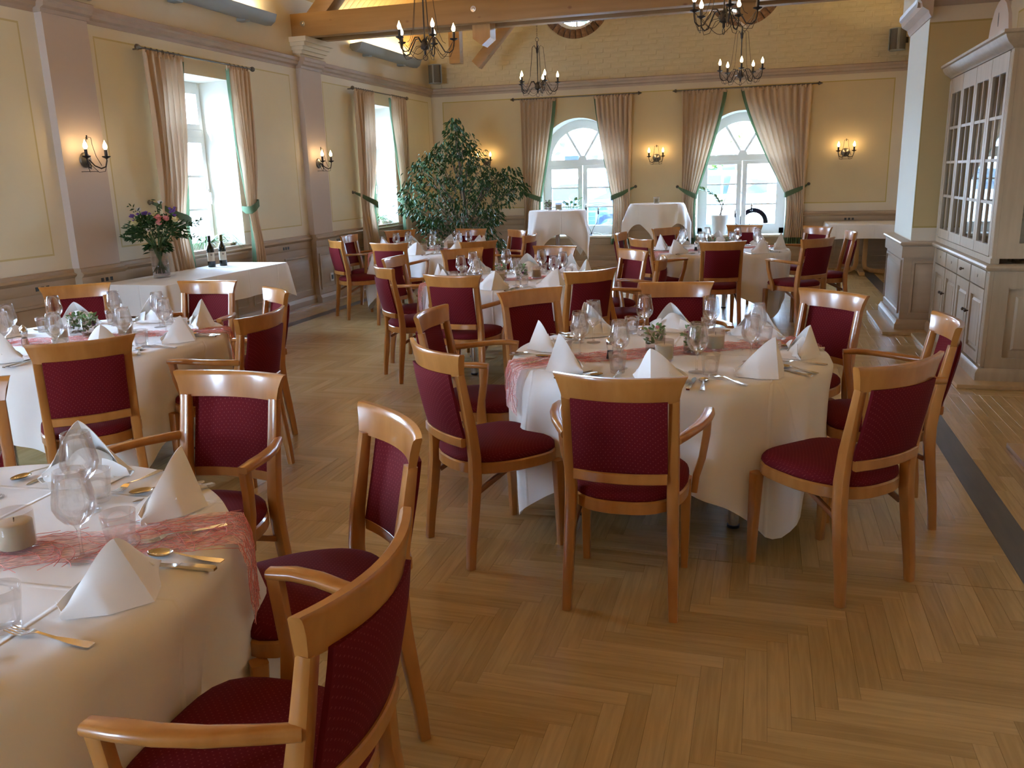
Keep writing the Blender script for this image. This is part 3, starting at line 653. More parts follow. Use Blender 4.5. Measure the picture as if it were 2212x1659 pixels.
# pilasters on the window wall, continued above the cornice by a plaster head with a stepped capital
pl = struct(bpy.data.objects.new('trim_5', None)); COL.objects.link(pl)
for a, b in PIL:
    wbox(MB(), PL_, a, 0, .925, b, PP, 3.0).build('pilaster', M['pilaster'], pl, 0)
    wbox(MB(), PL_, a, 0, 3.0, b, PP, 3.2).build('pilaster_head', M['upper'], pl, 0)
    if a > 3:
        cp = MB()
        for k, (z0, z1) in enumerate(((3.13, 3.17), (3.17, 3.21), (3.21, 3.255), (3.255, 3.30), (3.30, 3.36))): wbox(cp, PL_, a-.02-.022*k, 0, z0, b+.02+.022*k, PP+.02+.035*k, z1)
        cp.build('capital', M['upper'], pl, 0)
    else: wbox(MB(), PL_, a, 0, 3.2, b, PP+.05, ROOF_Z).build('pilaster_head', M['upper'], pl, 0)
# twin tie beam with rafters and hanging posts
BZ0, BZ1 = 3.36, 3.635
for by in (9.97,):
    tr = tag(thing('roof_truss', 'knotty spruce tie beam spanning the hall with bolt heads and hanging posts', 'beam', (0, by, 0)), kind='structure')
    for y0, y1 in ((0, .14), (.37, .49)): MB().box(XL, y0, BZ0, XR, y1, BZ1, ch=.006).build('tie_beam', M['beam'], tr, 40)
    MB().box(XL, .14, BZ0+.05, XR, .37, BZ1-.03).build('gap_shade', M['chair_end'], tr, 0)  # dark filler stands in for the shade of the open gap between planks
    for s, xw in ((1, XL), (-1, XR)):
        sw = MB(); sw.sweep([(xw+.15*s, .25, BZ1-.12), (RIDGE_X, .25, BZ1-.12+(RIDGE_X-xw)*s*1.0-.2)], [(.2, .24)], up=(0, 1, 0), rnd=.05); sw.build('rafter', M['beam'], tr, 40)
    for x in (-3.32, -.28):
        mb = MB(); pr = [(x-.11, 3.62), (x+.11, 3.62), (x+.11, 3.21), (x, 3.13), (x-.11, 3.21)]
        mb.loft([[(p, .145, z) for p, z in pr], [(p, .365, z) for p, z in pr]]); mb.build('hanging_post', M['table_wood'] if x < -1 else M['beam'], tr, 0)
        MB().box(x-.1, .15, 3.62, x+.1, .36, 5.3).build('hanging_post', M['beam'], tr, 0)
    for x in (-5.6, -3.36, -.3, 1.8):
        mb = MB(); mb.lathe([(.034, 0), (.034, .008), (.014, .009), (.014, .018), (.008, .02)], 14); mb.xf(Matrix.Rotation(pi/2, 4, 'X')); mb.xf(Matrix.Translation((x, 0, BZ0+.15)))
        mb.build('bolt_head', M['chrome'], tr, 40)
# a second, plain truss near the gable carries a brace seen under the first beam
tr2 = tag(thing('roof_truss', 'plain spruce truss brace seen below the front tie beam', 'beam', (0, 13.2, 0)), kind='structure')
MB().box(-4.88, 0, 3.36, -4.7, .16, 3.9).build('strut', M['beam'], tr2, 0)
MB().sweep([(-4.45, .08, 3.32), (-3.7, .08, 4.1)], [(.16, .16)], up=(0, 1, 0), rnd=.06).build('brace', M['beam'], tr2, 40)
for s, xw in ((1, XL), (-1, XR)):
    MB().sweep([(xw+.1*s, .08, 3.72), (RIDGE_X, .08, 7.45)], [(.2, .22)], up=(0, 1, 0), rnd=.05).build('rafter', M['beam'], tr2, 40)

# ---------------------------------------------------------------- curtains
def curtain(P, uo, ui, ut, zt, zb, ztop, folds, label, group, seed, hook):
    """uo outer edge, ui inner edge at the rod, ut inner edge at the tieback; P maps (u,n,z)"""
    rr = random.Random(seed); ph = [rr.uniform(-.5, .5) for _ in range(folds*2+4)]
    t = thing('curtain', label, 'curtain', P((uo+ui)/2, 0, zb)); base = Vector(t.location)
    if group: t['group'] = group
    sg = 1 if ui > uo else -1; uot = uo + sg*.03
    def edge(z):
        if z > zt: e = (ztop-z)/(ztop-zt); return ui+(ut-ui)*e**1.25
        e = (zt-z)/(zt-zb); return ut + sg*(-.015+.03*e) - sg*.02*sin(pi*e)
    def outer(z):
        if z > zt: e = (ztop-z)/(ztop-zt); return uo+(uot-uo)*e
        return uot
    def pt(s, z, off=0.0):
        a, b = outer(z), edge(z); x = s*folds; k = int(x); wob = ph[min(k, len(ph)-1)]*.35
        near = exp(-((z-zt)/.28)**2); amp = .034*(1-.5*near)*min(1, abs(b-a)/.4+.25)
        low = max(0, (zt-z)/(zt-zb))
        n_ = .125+amp*sin(2*pi*x+wob+.4*sin(2.3*z))*(1+.25*low)+.012*sin(5.1*s*folds+3*z) - .02*near
        return P(a+(b-a)*s+.008*sin(2*pi*x*1.0+1.3), n_+off, z)
    zh = zb+.10; nz = 26
    def part(s0, s1, za, zc, nu, nv, name, m, off=0.0):
        mb = MB(); mb.grid(lambda a, b: Vector(pt(s0+(s1-s0)*a, za+(zc-za)*b, off))-base, nu, nv); return mb.build(name, m, t, 180)
    part(0, .94, ztop, zh, folds*9, nz, 'fabric', M['curtain']); part(.94, 1, ztop, zh, 4, nz, 'edge_trim', M['green'], .003); part(0, 1, zh, zb, folds*9, 3, 'hem', M['green'], .002)
    # header tape with pinch pleats
    mb = MB(); mb.grid(lambda a, b: Vector(P(uo+(ui-uo)*a, .128+.02*sin(2*pi*a*folds*1.5), ztop-.02+.05*b))-base, folds*12, 1); mb.build('heading', M['curtain'], t, 180)
    # tieback from wall hook round the front of the drape
    pth = [(hook[0], .02, hook[1]), (uo+(ut-uo)*.12, .10, hook[1]-.05), (uo+(ut-uo)*.4, .175, zt+.075), (uo+(ut-uo)*.75, .18, zt+.03), (ut-sg*.01, .155, zt), (ut+sg*.012, .09, zt), (ut-sg*.03, .02, zt+.02)]
    mb = MB(); secs = []
    for i, (u, n_, z) in enumerate(pth):
        w = (.022, .05, .075, .085, .085, .08, .05)[i]/2
        secs.append([Vector(P(u, n_-.003, z-w))-base, Vector(P(u, n_+.004, z-w))-base, Vector(P(u, n_+.004, z+w))-base, Vector(P(u, n_-.003, z+w))-base])
    mb.loft(secs); mb.build('tieback', M['green'], t, 60)
    hk = MB(); hk.lathe([(.022, 0), (.026, .006), (.012, .014), (.007, .03), (.017, .04), (.006, .05)], 12); o = hk.build('tieback_hook', M['pewter'], t, 50); o.location = Vector(P(hook[0], 0, hook[1]))-base
    d = Vector(P(0, 1, 0))-Vector(P(0, 0, 0)); o.rotation_euler = d.to_track_quat('Z', 'Y').to_euler()
    return t
def rod(P, u0, u1, z, label, spans, arrow):
    t = thing('curtain_rod', label, 'curtain rod', P((u0+u1)/2, 0, z)); base = Vector(t.location); ax = Vector(P(1, 0, 0))-Vector(P(0, 0, 0)); L = abs(u1-u0)
    loc = lambda u, n_, zz: Vector(P(u, n_, zz))-base
    MB().tube([loc(u0, .128, z), loc(u1, .128, z)], .0095, 8).build('pole', M['pewter'], t, 60)
    for u, s in ((u0, -1), (u1, 1)):
        mb = MB()
        if arrow: mb.lathe([(.012, 0), (.012, .02), (.034, .03), (.002, .09)], 6)
        else: mb.lathe([(.012, 0), (.018, .005), (.018, .012), (.028, .03), (.026, .045), (.01, .058)], 12)
        o = mb.build('finial', M['pewter'], t, 40); o.location = loc(u, .128, z); o.rotation_euler = (ax*s).to_track_quat('Z', 'Y').to_euler()
    for u in (u0+.06, u1-.06):
        MB().tube([loc(u, 0, z), loc(u, .128, z)], .008, 6).build('bracket', M['pewter'], t, 60)
    tor = MB(); tor.grid(lambda a, b: Vector(((.018+.003*cos(2*pi*b))*cos(2*pi*a), (.018+.003*cos(2*pi*b))*sin(2*pi*a), .003*sin(2*pi*b))), 12, 5, wrap=False); me = tor.mesh('ring', M['pewter'], 180)
    for a, b in spans:
        k = max(4, int(abs(b-a)/.075))
        for i in range(k): o = inst('ring', me, t, loc(a+(b-a)*(i+.5)/k, .128, z-.006)); o.rotation_euler = ax.to_track_quat('Z', 'Y').to_euler()
    return t
G = 'beige curtains tied back at the windows'
rod(PF_, -4.18, -2.1, 2.875, 'dark metal rod with arrow ends above the arched window with the dark car', [(-4.1, -3.5), (-2.78, -2.18)], True)
rod(PF_, -1.43, .69, 2.875, 'dark metal rod with arrow ends above the arched window with the white car', [(-1.36, -.68), (-.44, .6)], True)
curtain(PF_, -4.10, -3.47, -3.75, 1.20, .42, 2.84, 8, 'beige curtain beside the big indoor tree, at the dark car window', G, 1, (-4.07, 1.36))
curtain(PF_, -2.18, -2.82, -2.52, 1.20, .42, 2.84, 8, 'beige curtain between the dark car window and the double wall lamp', G, 2, (-2.12, 1.38))
curtain(PF_, -1.37, -.66, -1.10, 1.20, .42, 2.84, 8, 'beige curtain between the white car window and the double wall lamp', G, 3, (-1.42, 1.36))
curtain(PF_, .62, -.45, .30, 1.20, .42, 2.84, 10, 'widest beige curtain, at the white car window above the corner side table', G, 4, (.66, 1.36))
rod(PL_, 6.99, 8.79, 2.86, 'metal rod with knob ends above the window behind the wine bottles', [(7.02, 7.58), (8.35, 8.74)], False)
rod(PL_, 11.33, 13.17, 2.875, 'metal rod with knob ends above the window beside the big indoor tree', [(11.36, 11.96), (12.58, 13.13)], False)
curtain(PL_, 7.02, 7.60, 7.42, 1.24, .42, 2.82, 7, 'beige curtain directly behind the flower bouquet and the wine bottles', G, 5, (7.0, 1.45))
curtain(PL_, 8.72, 8.34, 8.48, 1.31, .42, 2.82, 6, 'beige curtain with mint green edge hanging past the spider plant, over the sideboard', G, 6, (8.74, 1.45))
curtain(PL_, 11.34, 11.97, 11.83, 1.24, .42, 2.84, 7, 'beige curtain before the spider plant window near the big indoor tree', G, 7, (11.32, 1.44))
curtain(PL_, 13.12, 12.57, 12.84, 1.27, .42, 2.84, 7, 'beige curtain half hidden behind the big indoor tree in the room corner', G, 8, (13.14, 1.42))

# ---------------------------------------------------------------- lamps
bulb = MB(); bulb.lathe([(.007, 0), (.0165, .012), (.0185, .026), (.015, .042), (.008, .058), (.003, .07), (.0008, .078)], 12); bulb_me = bulb.mesh('bulb', M['bulb'], 180)
def candle_arm(mb, hub, ang, rad, ztip):
    c, s = cos(ang), sin(ang); pr = [(.03, .0), (.07, .055), (.11, .05), (.15, -.01), (.19, -.075), (.235, -.085), (.27, -.055), (rad, .0), (rad, .03)]
    mb.tube([(hub[0]+r*c, hub[1]+r*s, hub[2]+z) for r, z in pr], .0065, 6)
def chandelier(x, y, zhub, label, rot, n=5, rad=.28):
    t = thing('chandelier', label, 'chandelier', (x, y, zhub), rot, 'black iron candle chandeliers')
    hb = MB(); hb.lathe([(.004, -.10), (.012, -.09), (.012, -.06), (.04, -.045), (.045, .0), (.03, .03), (.008, .05), (.007, .42), (.016, .44), (.018, .48), (.008, .52), (.006, .58)], 12); hb.build('hub', M['iron'], t, 40)
    rg = MB(); rg.tube([(.022*cos(2*pi*k/14), 0, -.125+.025*sin(2*pi*k/14)) for k in range(15)], .003, 5); rg.tube([(.022*cos(2*pi*k/14), 0, .605+.025*sin(2*pi*k/14)) for k in range(15)], .003, 5); rg.build('ring', M['iron'], t, 180)
    ch = MB(); z = .62
    while z+zhub < ROOF_Z+min(x-XL, XR-x)-.05:
        a = 0 if int(z/.03) % 2 else pi/2; ch.tube([(.006*cos(a), .006*sin(a), z), (.006*cos(a), .006*sin(a), z+.035)], .0018, 4); ch.tube([(-.006*cos(a), -.006*sin(a), z), (-.006*cos(a), -.006*sin(a), z+.035)], .0018, 4); z += .03
    ch.build('chain', M['iron'], t, 0)
    wl = MB()
    for k in range(n):
        a = 2*pi*k/n; c, s = cos(a), sin(a); ar = MB(); candle_arm(ar, (0, 0, 0), a, rad, 0); arm = ar.build('arm', M['iron'], t, 180)
        cp = MB(); cp.lathe([(.005, .02), (.012, .025), (.036, .035), (.04, .043), (.012, .044), (.0135, .05), (.0135, .105), (.011, .106)], 12, (rad*c, rad*s, 0)); cp.build('candle_cup', M['iron'], arm, 40)
        inst('bulb', bulb_me, arm, (rad*c, rad*s, .105))
        wl.tube([(r*c, r*s, z) for r, z in ((.012, .47), (.05, .53), (.085, .5), (.1, .35), (.13, .12), (.17, .02), (.2, -.0))], .0026, 5)
        a2 = a+2*pi/n; wl.tube([((rad-.01)*cos(a+(a2-a)*q)*(1-.25*sin(pi*q)), (rad-.01)*sin(a+(a2-a)*q)*(1-.25*sin(pi*q)), .02-.14*sin(pi*q)) for q in [i/10 for i in range(11)]], .0026, 5)
        wl.tube([(r*c, r*s, z) for r, z in ((.035, -.02), (.1, -.03), (.17, -.115), (.24, -.12), (rad, -.03), (rad+.005, .02))], .0026, 5)
    wl.build('wire_loops', M['iron'], t, 180)
    return t
chandelier(-3.2, 8.0, 2.86, 'black candle chandelier hanging before the tie beam, above the middle table', .35)
chandelier(-.41, 8.0, 2.90, 'black candle chandelier overlapping the post that hangs from the tie beam', 1.15)
chandelier(-3.13, 12.0, 2.83, 'black candle chandelier hanging in line with the dark car window', .3)
chandelier(-.38, 12.0, 2.83, 'black candle chandelier hanging in line with the white car window', 1.0)
for x in (-3.2, -.41):
    for y in (4.0, 0.0): chandelier(x, y, 2.88, 'black candle chandelier overhead, near the camera', .3)

def sconce(P, u, z, label, rot=0.0, pitch=.0):
    t = thing('wall_sconce', label, 'wall lamp', P(u, 0, z), 0, 'black two-candle wall lamps'); base = Vector(t.location); Q = lambda a, n_, zz: Vector(P(u+a, n_, z+zz))-base
    d = (Vector(P(0, 1, 0))-Vector(P(0, 0, 0))); bk = MB(); bk.lathe([(.062, 0), (.066, .006), (.058, .018), (.03, .026), (.012, .04), (.004, .045)], 20); o = bk.build('back_plate', M['pewter'], t, 40); o.rotation_euler = d.to_track_quat('Z', 'Y').to_euler()
    for s in (-1, 1):
        a = MB(); a.tube([Q(s*.01, .04, 0), Q(s*.02, .08, -.05), Q(s*.06, .11, -.075), Q(s*.1, .125, -.06), Q(s*.115, .13, -.01), Q(s*.115, .13, .02)], .006, 6); a.tube([Q(s*.02, .03, -.03), Q(s*.05, .09, -.105), Q(s*.09, .12, -.1), Q(s*.112, .13, -.03)], .0026, 5)
        arm = a.build('arm', M['iron'], t, 180); b0 = Q(s*.115, .13, 0)
        cp = MB(); cp.lathe([(.006, .005), (.012, .01), (.034, .022), (.037, .03), (.012, .031), (.013, .036), (.013, .085), (.011, .086)], 12, tuple(b0)); cp.build('candle_cup', M['iron'], arm, 40); inst('bulb', bulb_me, arm, (b0.x, b0.y, b0.z+.085))
    w = MB(); w.tube([Q(.055*sin(pi*(k/8-.5))*1.6, .03+.06*cos(pi*(k/8-.5)), -.1) for k in range(9)], .0026, 5)
    for s in (-1, 1): w.tube([Q(s*.012, .055, .19), Q(s*.028, .07, .185), Q(s*.035, .07, .12), Q(s*.05, .08, .03), Q(s*.08, .1, -.05)], .0026, 5)
    w.tube([Q(0, .055, .17), Q(0, .055, .205)], .006, 6); w.build('wire_loops', M['iron'], t, 180)
    return t
sconce(PF_, -1.77, 1.84, 'black two-candle wall lamp between the two arched windows')
sconce(PF_, 1.18, 1.83, 'black two-candle wall lamp above the corner side table')
sconce(PF_, -4.77, 1.87, 'black two-candle wall lamp mostly hidden behind the big indoor tree')
def PLp(u, n, z): return (XL+PP+n, u, z)
sconce(PLp, 6.17, 1.84, 'black two-candle wall lamp on the pilaster beside the flower bouquet')
sconce(PLp, 10.25, 1.84, 'black two-candle wall lamp on the pilaster between the two curtained windows')
sconce(PLp, 2.05, 1.84, 'black two-candle wall lamp on the pilaster out of view')
def uplight(P, u0, u1, z, label):
    t = thing('wall_uplight', label, 'wall lamp', P((u0+u1)/2, 0, z), 0, 'grey trough uplights'); base = Vector(t.location); Q = lambda u, n_, zz: Vector(P(u, n_, z+zz))-base
    pr = [(.03, .03), (.02, -.02), (.06, -.065), (.13, -.07), (.19, -.03), (.22, .05), (.21, .052), (.18, -.02), (.12, -.055), (.065, -.05), (.035, -.01), (.04, .03)]
    mb = MB(); mb.loft([[Q(u0, n_, zz) for n_, zz in pr], [Q(u1, n_, zz) for n_, zz in pr]], caps=False)
    for u in (u0, u1): mb.add([Q(u, n_, zz) for n_, zz in pr[:6]], [(0, 1, 2, 3, 4, 5)])
    mb.build('trough', M['grey_metal'], t, 40)
    for u in (u0+(u1-u0)*.22, u0+(u1-u0)*.78):
        b = MB(); a0, a1 = Q(u-.05, 0, -.09), Q(u+.05, .12, -.05); b.box(min(a0.x, a1.x), min(a0.y, a1.y), a0.z, max(a0.x, a1.x), max(a0.y, a1.y), a1.z, ch=.01); b.build('bracket', M['grey_metal'], t, 40)
    tb = MB(); tb.tube([Q(u0+.06, .12, -.02), Q(u1-.06, .12, -.02)], .012, 8); tb.build('lamp_tube', M['tube'], t, 180)
    d = bpy.data.lights.new('uplight_lamp', 'AREA'); d.shape = 'RECTANGLE'; d.size = abs(u1-u0)-.2; d.size_y = .05; d.energy = UPLIGHT_W; d.color = (1.0, .72, .36)
    o = bpy.data.objects.new('uplight_lamp', d); COL.objects.link(o); o.parent = t; o.location = Q((u0+u1)/2, .12, .02)
    ax = (Vector(P(1, 0, 0))-Vector(P(0, 0, 0))); up = Vector((0, 0, 1)); zx = -up; m3 = Matrix((ax, zx.cross(ax), zx)).transposed(); 
    o.rotation_euler = Matrix((ax, (-up).cross(ax)*-1, up)).transposed().to_euler() if False else (Matrix((ax, up.cross(ax), up)).transposed()@Matrix.Rotation(pi, 3, 'X')).to_euler()
    return t
M['tube'] = emit('lamp_tube_glow', (1.0, .74, .4), 6.0)
uplight(PL_, 7.22, 9.3, 3.46, 'grey trough uplight above the window behind the wine bottles')
uplight(PL_, 11.5, 13.7, 3.46, 'grey trough uplight in the corner above the big indoor tree')
uplight(PL_, 3.0, 5.1, 3.46, 'grey trough uplight out of view near the camera'); uplight(PL_, -1.4, .7, 3.46, 'grey trough uplight out of view near the camera')
uplight(PR_, 11.3, 13.5, 3.40, 'grey trough uplight half hidden by the pillar, before the wall speaker')
uplight(PR_, 3.0, 5.1, 3.46, 'grey trough uplight out of view near the camera'); uplight(PR_, -1.4, .7, 3.46, 'grey trough uplight out of view near the camera')
def speaker(x, y, z, ang, label):
    t = thing('wall_speaker', label, 'speaker', (x, y, z), ang, 'grey drum wall speakers'); mb = MB()
    pr = [(-.10, -.03)]+[(.10*sin(a)*1.0, .02+.11*cos(a)) for a in [radians(-90+i*18) for i in range(11)]]+[(.10, -.03)]
    mb.loft([[(px, py, -.15) for px, py in pr], [(px, py, .15) for px, py in pr]]); mb.build('grille', M['speaker'], t, 40)
    for s in (-1, 1):
        c = MB(); c.loft([[(px*1.06, py*1.05, s*.15-.006) for px, py in pr], [(px*1.06, py*1.05, s*.15+.006) for px, py in pr]]); c.build('end_cap', M['grey_metal'], t, 40)
    r = MB()
    for q in (-.075, .075): r.box(q-.006, .055, -.15, q+.006, .125, .15)
    r.build('trim_strip', M['grey_metal'], t, 0)
    MB().box(-.03, -.18, -.04, .03, -.02, .04).build('bracket', M['black'], t, 0)
speaker(-5.58, 14.33, 3.35, radians(-135), 'grey drum wall speaker high in the corner beside the uplight')
speaker(1.80, 14.36, 3.42, radians(135), 'grey drum wall speaker half hidden behind the pillar head')
# ---------------------------------------------------------------- dining chairs
def back_y(u): return -.243-.05*(1-u*u)
def make_chair(arms):
    t = thing('armchair' if arms else 'dining_chair', 'x', 'chair')
    rail = MB(); secs = []
    for i in range(15):
        u = -1+2*i/14; y = back_y(u); q = []
        for z, ro, th in ((.836, .205, .012), (.85, .2065, .0125), (.885, .214, .013), (.912, .225, .0135), (.924, .231, .013), (.93, .234, .009)): q.append((u*ro, y+th*.2-(z-.836)*.12+th, z-.004*(1-u*u)))
        for z, ro, th in ((.93, .234, .009), (.924, .231, .013), (.912, .225, .0135), (.885, .214, .013), (.85, .2065, .0125), (.836, .205, .012)): q.append((u*ro, y+th*.2-(z-.836)*.12-th, z-.004*(1-u*u)))
        secs.append(q)
    rail.loft(secs); rail.build('top_rail', M['chair_wood'], t, 35)
    for s in (-1, 1):
        lg = MB(); pth = [(.199, -.232, 0), (.196, -.224, .1), (.192, -.205, .25), (.188, -.19, .38), (.186, -.188, .48), (.187, -.2, .6), (.187, -.222, .72), (.188, -.243, .842)]
        sz = [(.034, .034), (.037, .038), (.041, .044), (.043, .048), (.043, .048), (.041, .044), (.04, .038), (.038, .032)]
        lg.sweep([(s*x, y, z) for x, y, z in pth], sz, up=(0, 1, 0), rnd=.22); o = lg.build('back_leg', M['chair_wood'], t, 40)
        lg = MB(); lg.sweep([(s*.206, .222, 0), (s*.206, .218, .2), (s*.205, .212, .40)], [(.030, .030), (.038, .038), (.046, .046)], up=(0, 1, 0), rnd=.2); lg.build('front_leg', M['chair_wood'], t, 40)
        for lx, ly in ((.199, -.232), (.206, .222)):
            pass
        br = MB(); br.sweep([(s*.178, -.175, .325), (s*.17, -.02, .398)], [(.016, .022)], rnd=.2); br.build('brace', M['chair_end'], t, 40)
    def curved(z0, z1, hw, th, dy=0.0, n=10):
        mb = MB(); secs = []
        for i in range(n+1):
            u = -1+2*i/n; y = back_y(u*hw/.234)+dy; zc = (z0+z1)/2
            secs.append([(u*hw, y-th, z0+.004), (u*hw, y-th, z1-.004), (u*hw, y-th+.004, z1), (u*hw, y+th-.004, z1), (u*hw, y+th, z1-.004), (u*hw, y+th, z0+.004), (u*hw, y+th-.004, z0), (u*hw, y-th+.004, z0)])
        return mb.loft(secs)
    curved(.528, .568, .168, .011, .04).build('lower_rail', M['chair_wood'], t, 35)
    pad = MB(); nu, nv = 12, 8
    def pf(side):
        def f(a, b):
            u = -1+2*a; z = .566+.276*b; bul = (1-abs(u)**4)*(1-abs(2*b-1)**4)
            tilt = .045*(1-b)**1.3
            return (u*.169, back_y(u*.72)+tilt+side*(.006+.012*bul)-.02*b*b*.5, z)
        return f
    pad.grid(pf(1), nu, nv); pad.grid(pf(-1), nu, nv)
    edge = [(i/nu, 0) for i in range(nu)]+[(1, j/nv) for j in range(nv)]+[(1-i/nu, 1) for i in range(nu)]+[(0, 1-j/nv) for j in range(nv)]
    pad.loft([[pf(1)(a, b) for a, b in edge], [pf(-1)(a, b) for a, b in edge]], caps=False); pad.build('backrest', M['fabric'], t, 60)
    def outline(grow, n=40):
        pts = []
        for i in range(n):
            a = 2*pi*i/n; c, s_ = cos(a), sin(a); e = 4.2 if s_ > 0 else 2.7
            hx = .226 if s_ > 0 else .226
            r = (abs(c)**e+abs(s_)**e)**(-1/e); x, y = r*c, r*s_
            wx = .227+.0*y if y > 0 else .227+.03*y
            pts.append((x*(wx+grow), .008+y*(.236+grow)))
        return pts
    fr = MB(); o0, o1 = outline(0), outline(-.006)
    fr.loft([[(x, y, .398) for x, y in o1], [(x, y, .402) for x, y in o0], [(x, y, .442) for x, y in o0], [(x, y, .448) for x, y in o1]]); fr.build('seat_frame', M['chair_wood'], t, 30)
    cu = MB(); cu.loft([[(x, y, z) for x, y in outline(g)] for g, z in ((-.008, .446), (-.002, .456), (-.004, .472), (-.014, .484), (-.035, .493), (-.075, .499), (-.12, .502), (-.18, .503))]); cu.build('seat', M['fabric'], t, 60)
    if arms:
        for s in (-1, 1):
            ar = MB(); ar.sweep([(s*.2, -.225, .692), (s*.225, -.17, .696), (s*.262, -.08, .703), (s*.284, .0, .709), (s*.292, .07, .712), (s*.29, .135, .708)],
                                [(.030, .032), (.034, .032), (.042, .028), (.046, .026), (.046, .026), (.040, .024)], rnd=.42, n=4); ar.build('armrest', M['chair_wood'], t, 50)
            po = MB(); po.sweep([(s*.288, .118, .70), (s*.285, .108, .62), (s*.272, .09, .53), (s*.252, .08, .46), (s*.246, .08, .395)], [(.03, .038), (.03, .036), (.028, .036), (.028, .045), (.024, .05)], up=(0, 1, 0), rnd=.25); po.build('arm_post', M['chair_wood'], t, 40)
    return t
TAB = {'T1': ((-.43, 4.08), 'the table beside the glazed cabinet'), 'T2': ((-2.06, 6.89), 'the middle table'), 'T3': ((-.47, 9.78), 'the table before the white car window'),
       'T4': ((-3.93, 9.77), 'the table before the big indoor tree'), 'T5': ((-3.78, 3.93), 'the table beside the wine sideboard'), 'T6': ((-1.93, 1.31), 'the frontmost table')}
SIDE = {0: 'cabinet side', 45: 'cabinet-and-arched-window corner', 90: 'arched window side', 135: 'sideboard-and-arched-window corner', 180: 'sideboard side', 225: 'sideboard-and-viewer corner', 270: 'viewer side', 315: 'cabinet-and-viewer corner'}
# seat angle at the table: x, y, heading (degrees), arms
CHAIRS = [('T1', 270, -.46, 3.04, 90.9, 1), ('T1', 315, .31, 3.37, 135.3, 0), ('T1', 0, .55, 4.09, 182, 1), ('T1', 45, .21, 4.78, 226.4, 0), ('T1', 90, -.47, 5.06, 280, 1), ('T1', 135, -1.16, 4.73, 318.4, 0), ('T1', 180, -1.40, 4.05, 1.5, 1), ('T1', 225, -1.11, 3.34, 47.5, 0),
 ('T2', 270, -2.11, 5.89, 84.3, 1), ('T2', 225, -2.72, 6.32, 42.8, 0), ('T2', 180, -2.92, 6.93, 359.2, 1), ('T2', 135, -2.64, 7.58, 315.4, 0), ('T2', 90, -2.0, 7.8, 261, 1), ('T2', 45, -1.31, 7.45, 222.2, 0), ('T2', 315, -1.38, 6.17, 137.2, 0), ('T2', 0, -1.05, 6.87, 181.7, 1),
 ('T3', 270, -.44, 8.78, 103, 0), ('T3', 315, .34, 9.05, 135.1, 1), ('T3', 0, .65, 9.76, 186, 0), ('T3', 45, .42, 10.54, 220.2, 1), ('T3', 90, -.30, 10.88, 255.2, 0), ('T3', 135, -.98, 10.52, 319.4, 1), ('T3', 180, -1.35, 9.80, 353.5, 0), ('T3', 225, -1.05, 9.13, 40, 1),
 ('T4', 225, -4.66, 9.14, 47.2, 0), ('T4', 180, -4.84, 9.8, .4, 1), ('T4', 270, -3.95, 8.79, 89.9, 1), ('T4', 135, -4.6, 10.53, 316.7, 0), ('T4', 90, -3.84, 10.64, 263.9, 1), ('T4', 45, -3.22, 10.33, 227.4, 0), ('T4', 0, -2.91, 9.69, 176.9, 1), ('T4', 315, -3.16, 8.91, 136.2, 0),
 ('T5', 315, -3.17, 3.23, 135.8, 0), ('T5', 0, -2.83, 3.88, 180.9, 1), ('T5', 45, -3.19, 4.56, 229.7, 0), ('T5', 90, -3.81, 4.9, 275.3, 1), ('T5', 135, -4.55, 4.68, 315.2, 0),
 ('T6', 90, -1.86, 2.31, 270, 1), ('T6', 45, -1.20, 1.945, 225.2, 0), ('T6', 0, -.945, 1.275, 181, 1), ('T6', 135, -2.66, 2.03, 315, 0)]
proto = {1: make_chair(True), 0: make_chair(False)}; used = set()
for tb, a, x, y, h, arms in CHAIRS:
    lab = ('red beech armchair at %s, %s' if arms else 'red beech chair without arms at %s, %s') % (TAB[tb][1], SIDE[a])
    g = 'red upholstered chairs around the dining tables'; rz = radians(h-90)
    if arms not in used:
        o = proto[arms]; o.location = (x, y, 0); o.rotation_euler = (0, 0, rz); o['label'] = lab; o['group'] = g; used.add(arms)
    else: dup(proto[arms], (x, y, 0), rz, lab, g)

# ---------------------------------------------------------------- round tables, cloths, runners
TR, TZ = .75, .738
def table_proto():
    t = thing('dining_table', 'x', 'table'); tp = MB(); tp.lathe([(.0, TZ-.034), (TR-.01, TZ-.034), (TR-.002, TZ-.028), (TR-.002, TZ-.01), (TR-.008, TZ-.004), (0, TZ-.004)], 48, caps=(False, False)); tp.build('tabletop', M['table_wood'], t, 40)
    for k in range(4):
        a = pi/4+k*pi/2; lg = MB(); lg.tube([(.5*cos(a), .5*sin(a), .012), (.5*cos(a), .5*sin(a), TZ-.03)], .025, 12); l = lg.build('leg', M['chrome'], t, 50); ft = MB(); ft.lathe([(.029, 0), (.029, .014)], 12, (.5*cos(a), .5*sin(a), 0)); ft.build('foot', M['black'], l, 40)
    return t
def hem_drop(th, th0):
    a = ((th-th0+pi/4) % (pi/2))-pi/4          # 0 at the corner
    q = 1/cos(pi/4-abs(a))-1; return .40+.285*min(1, q/.38)**.9
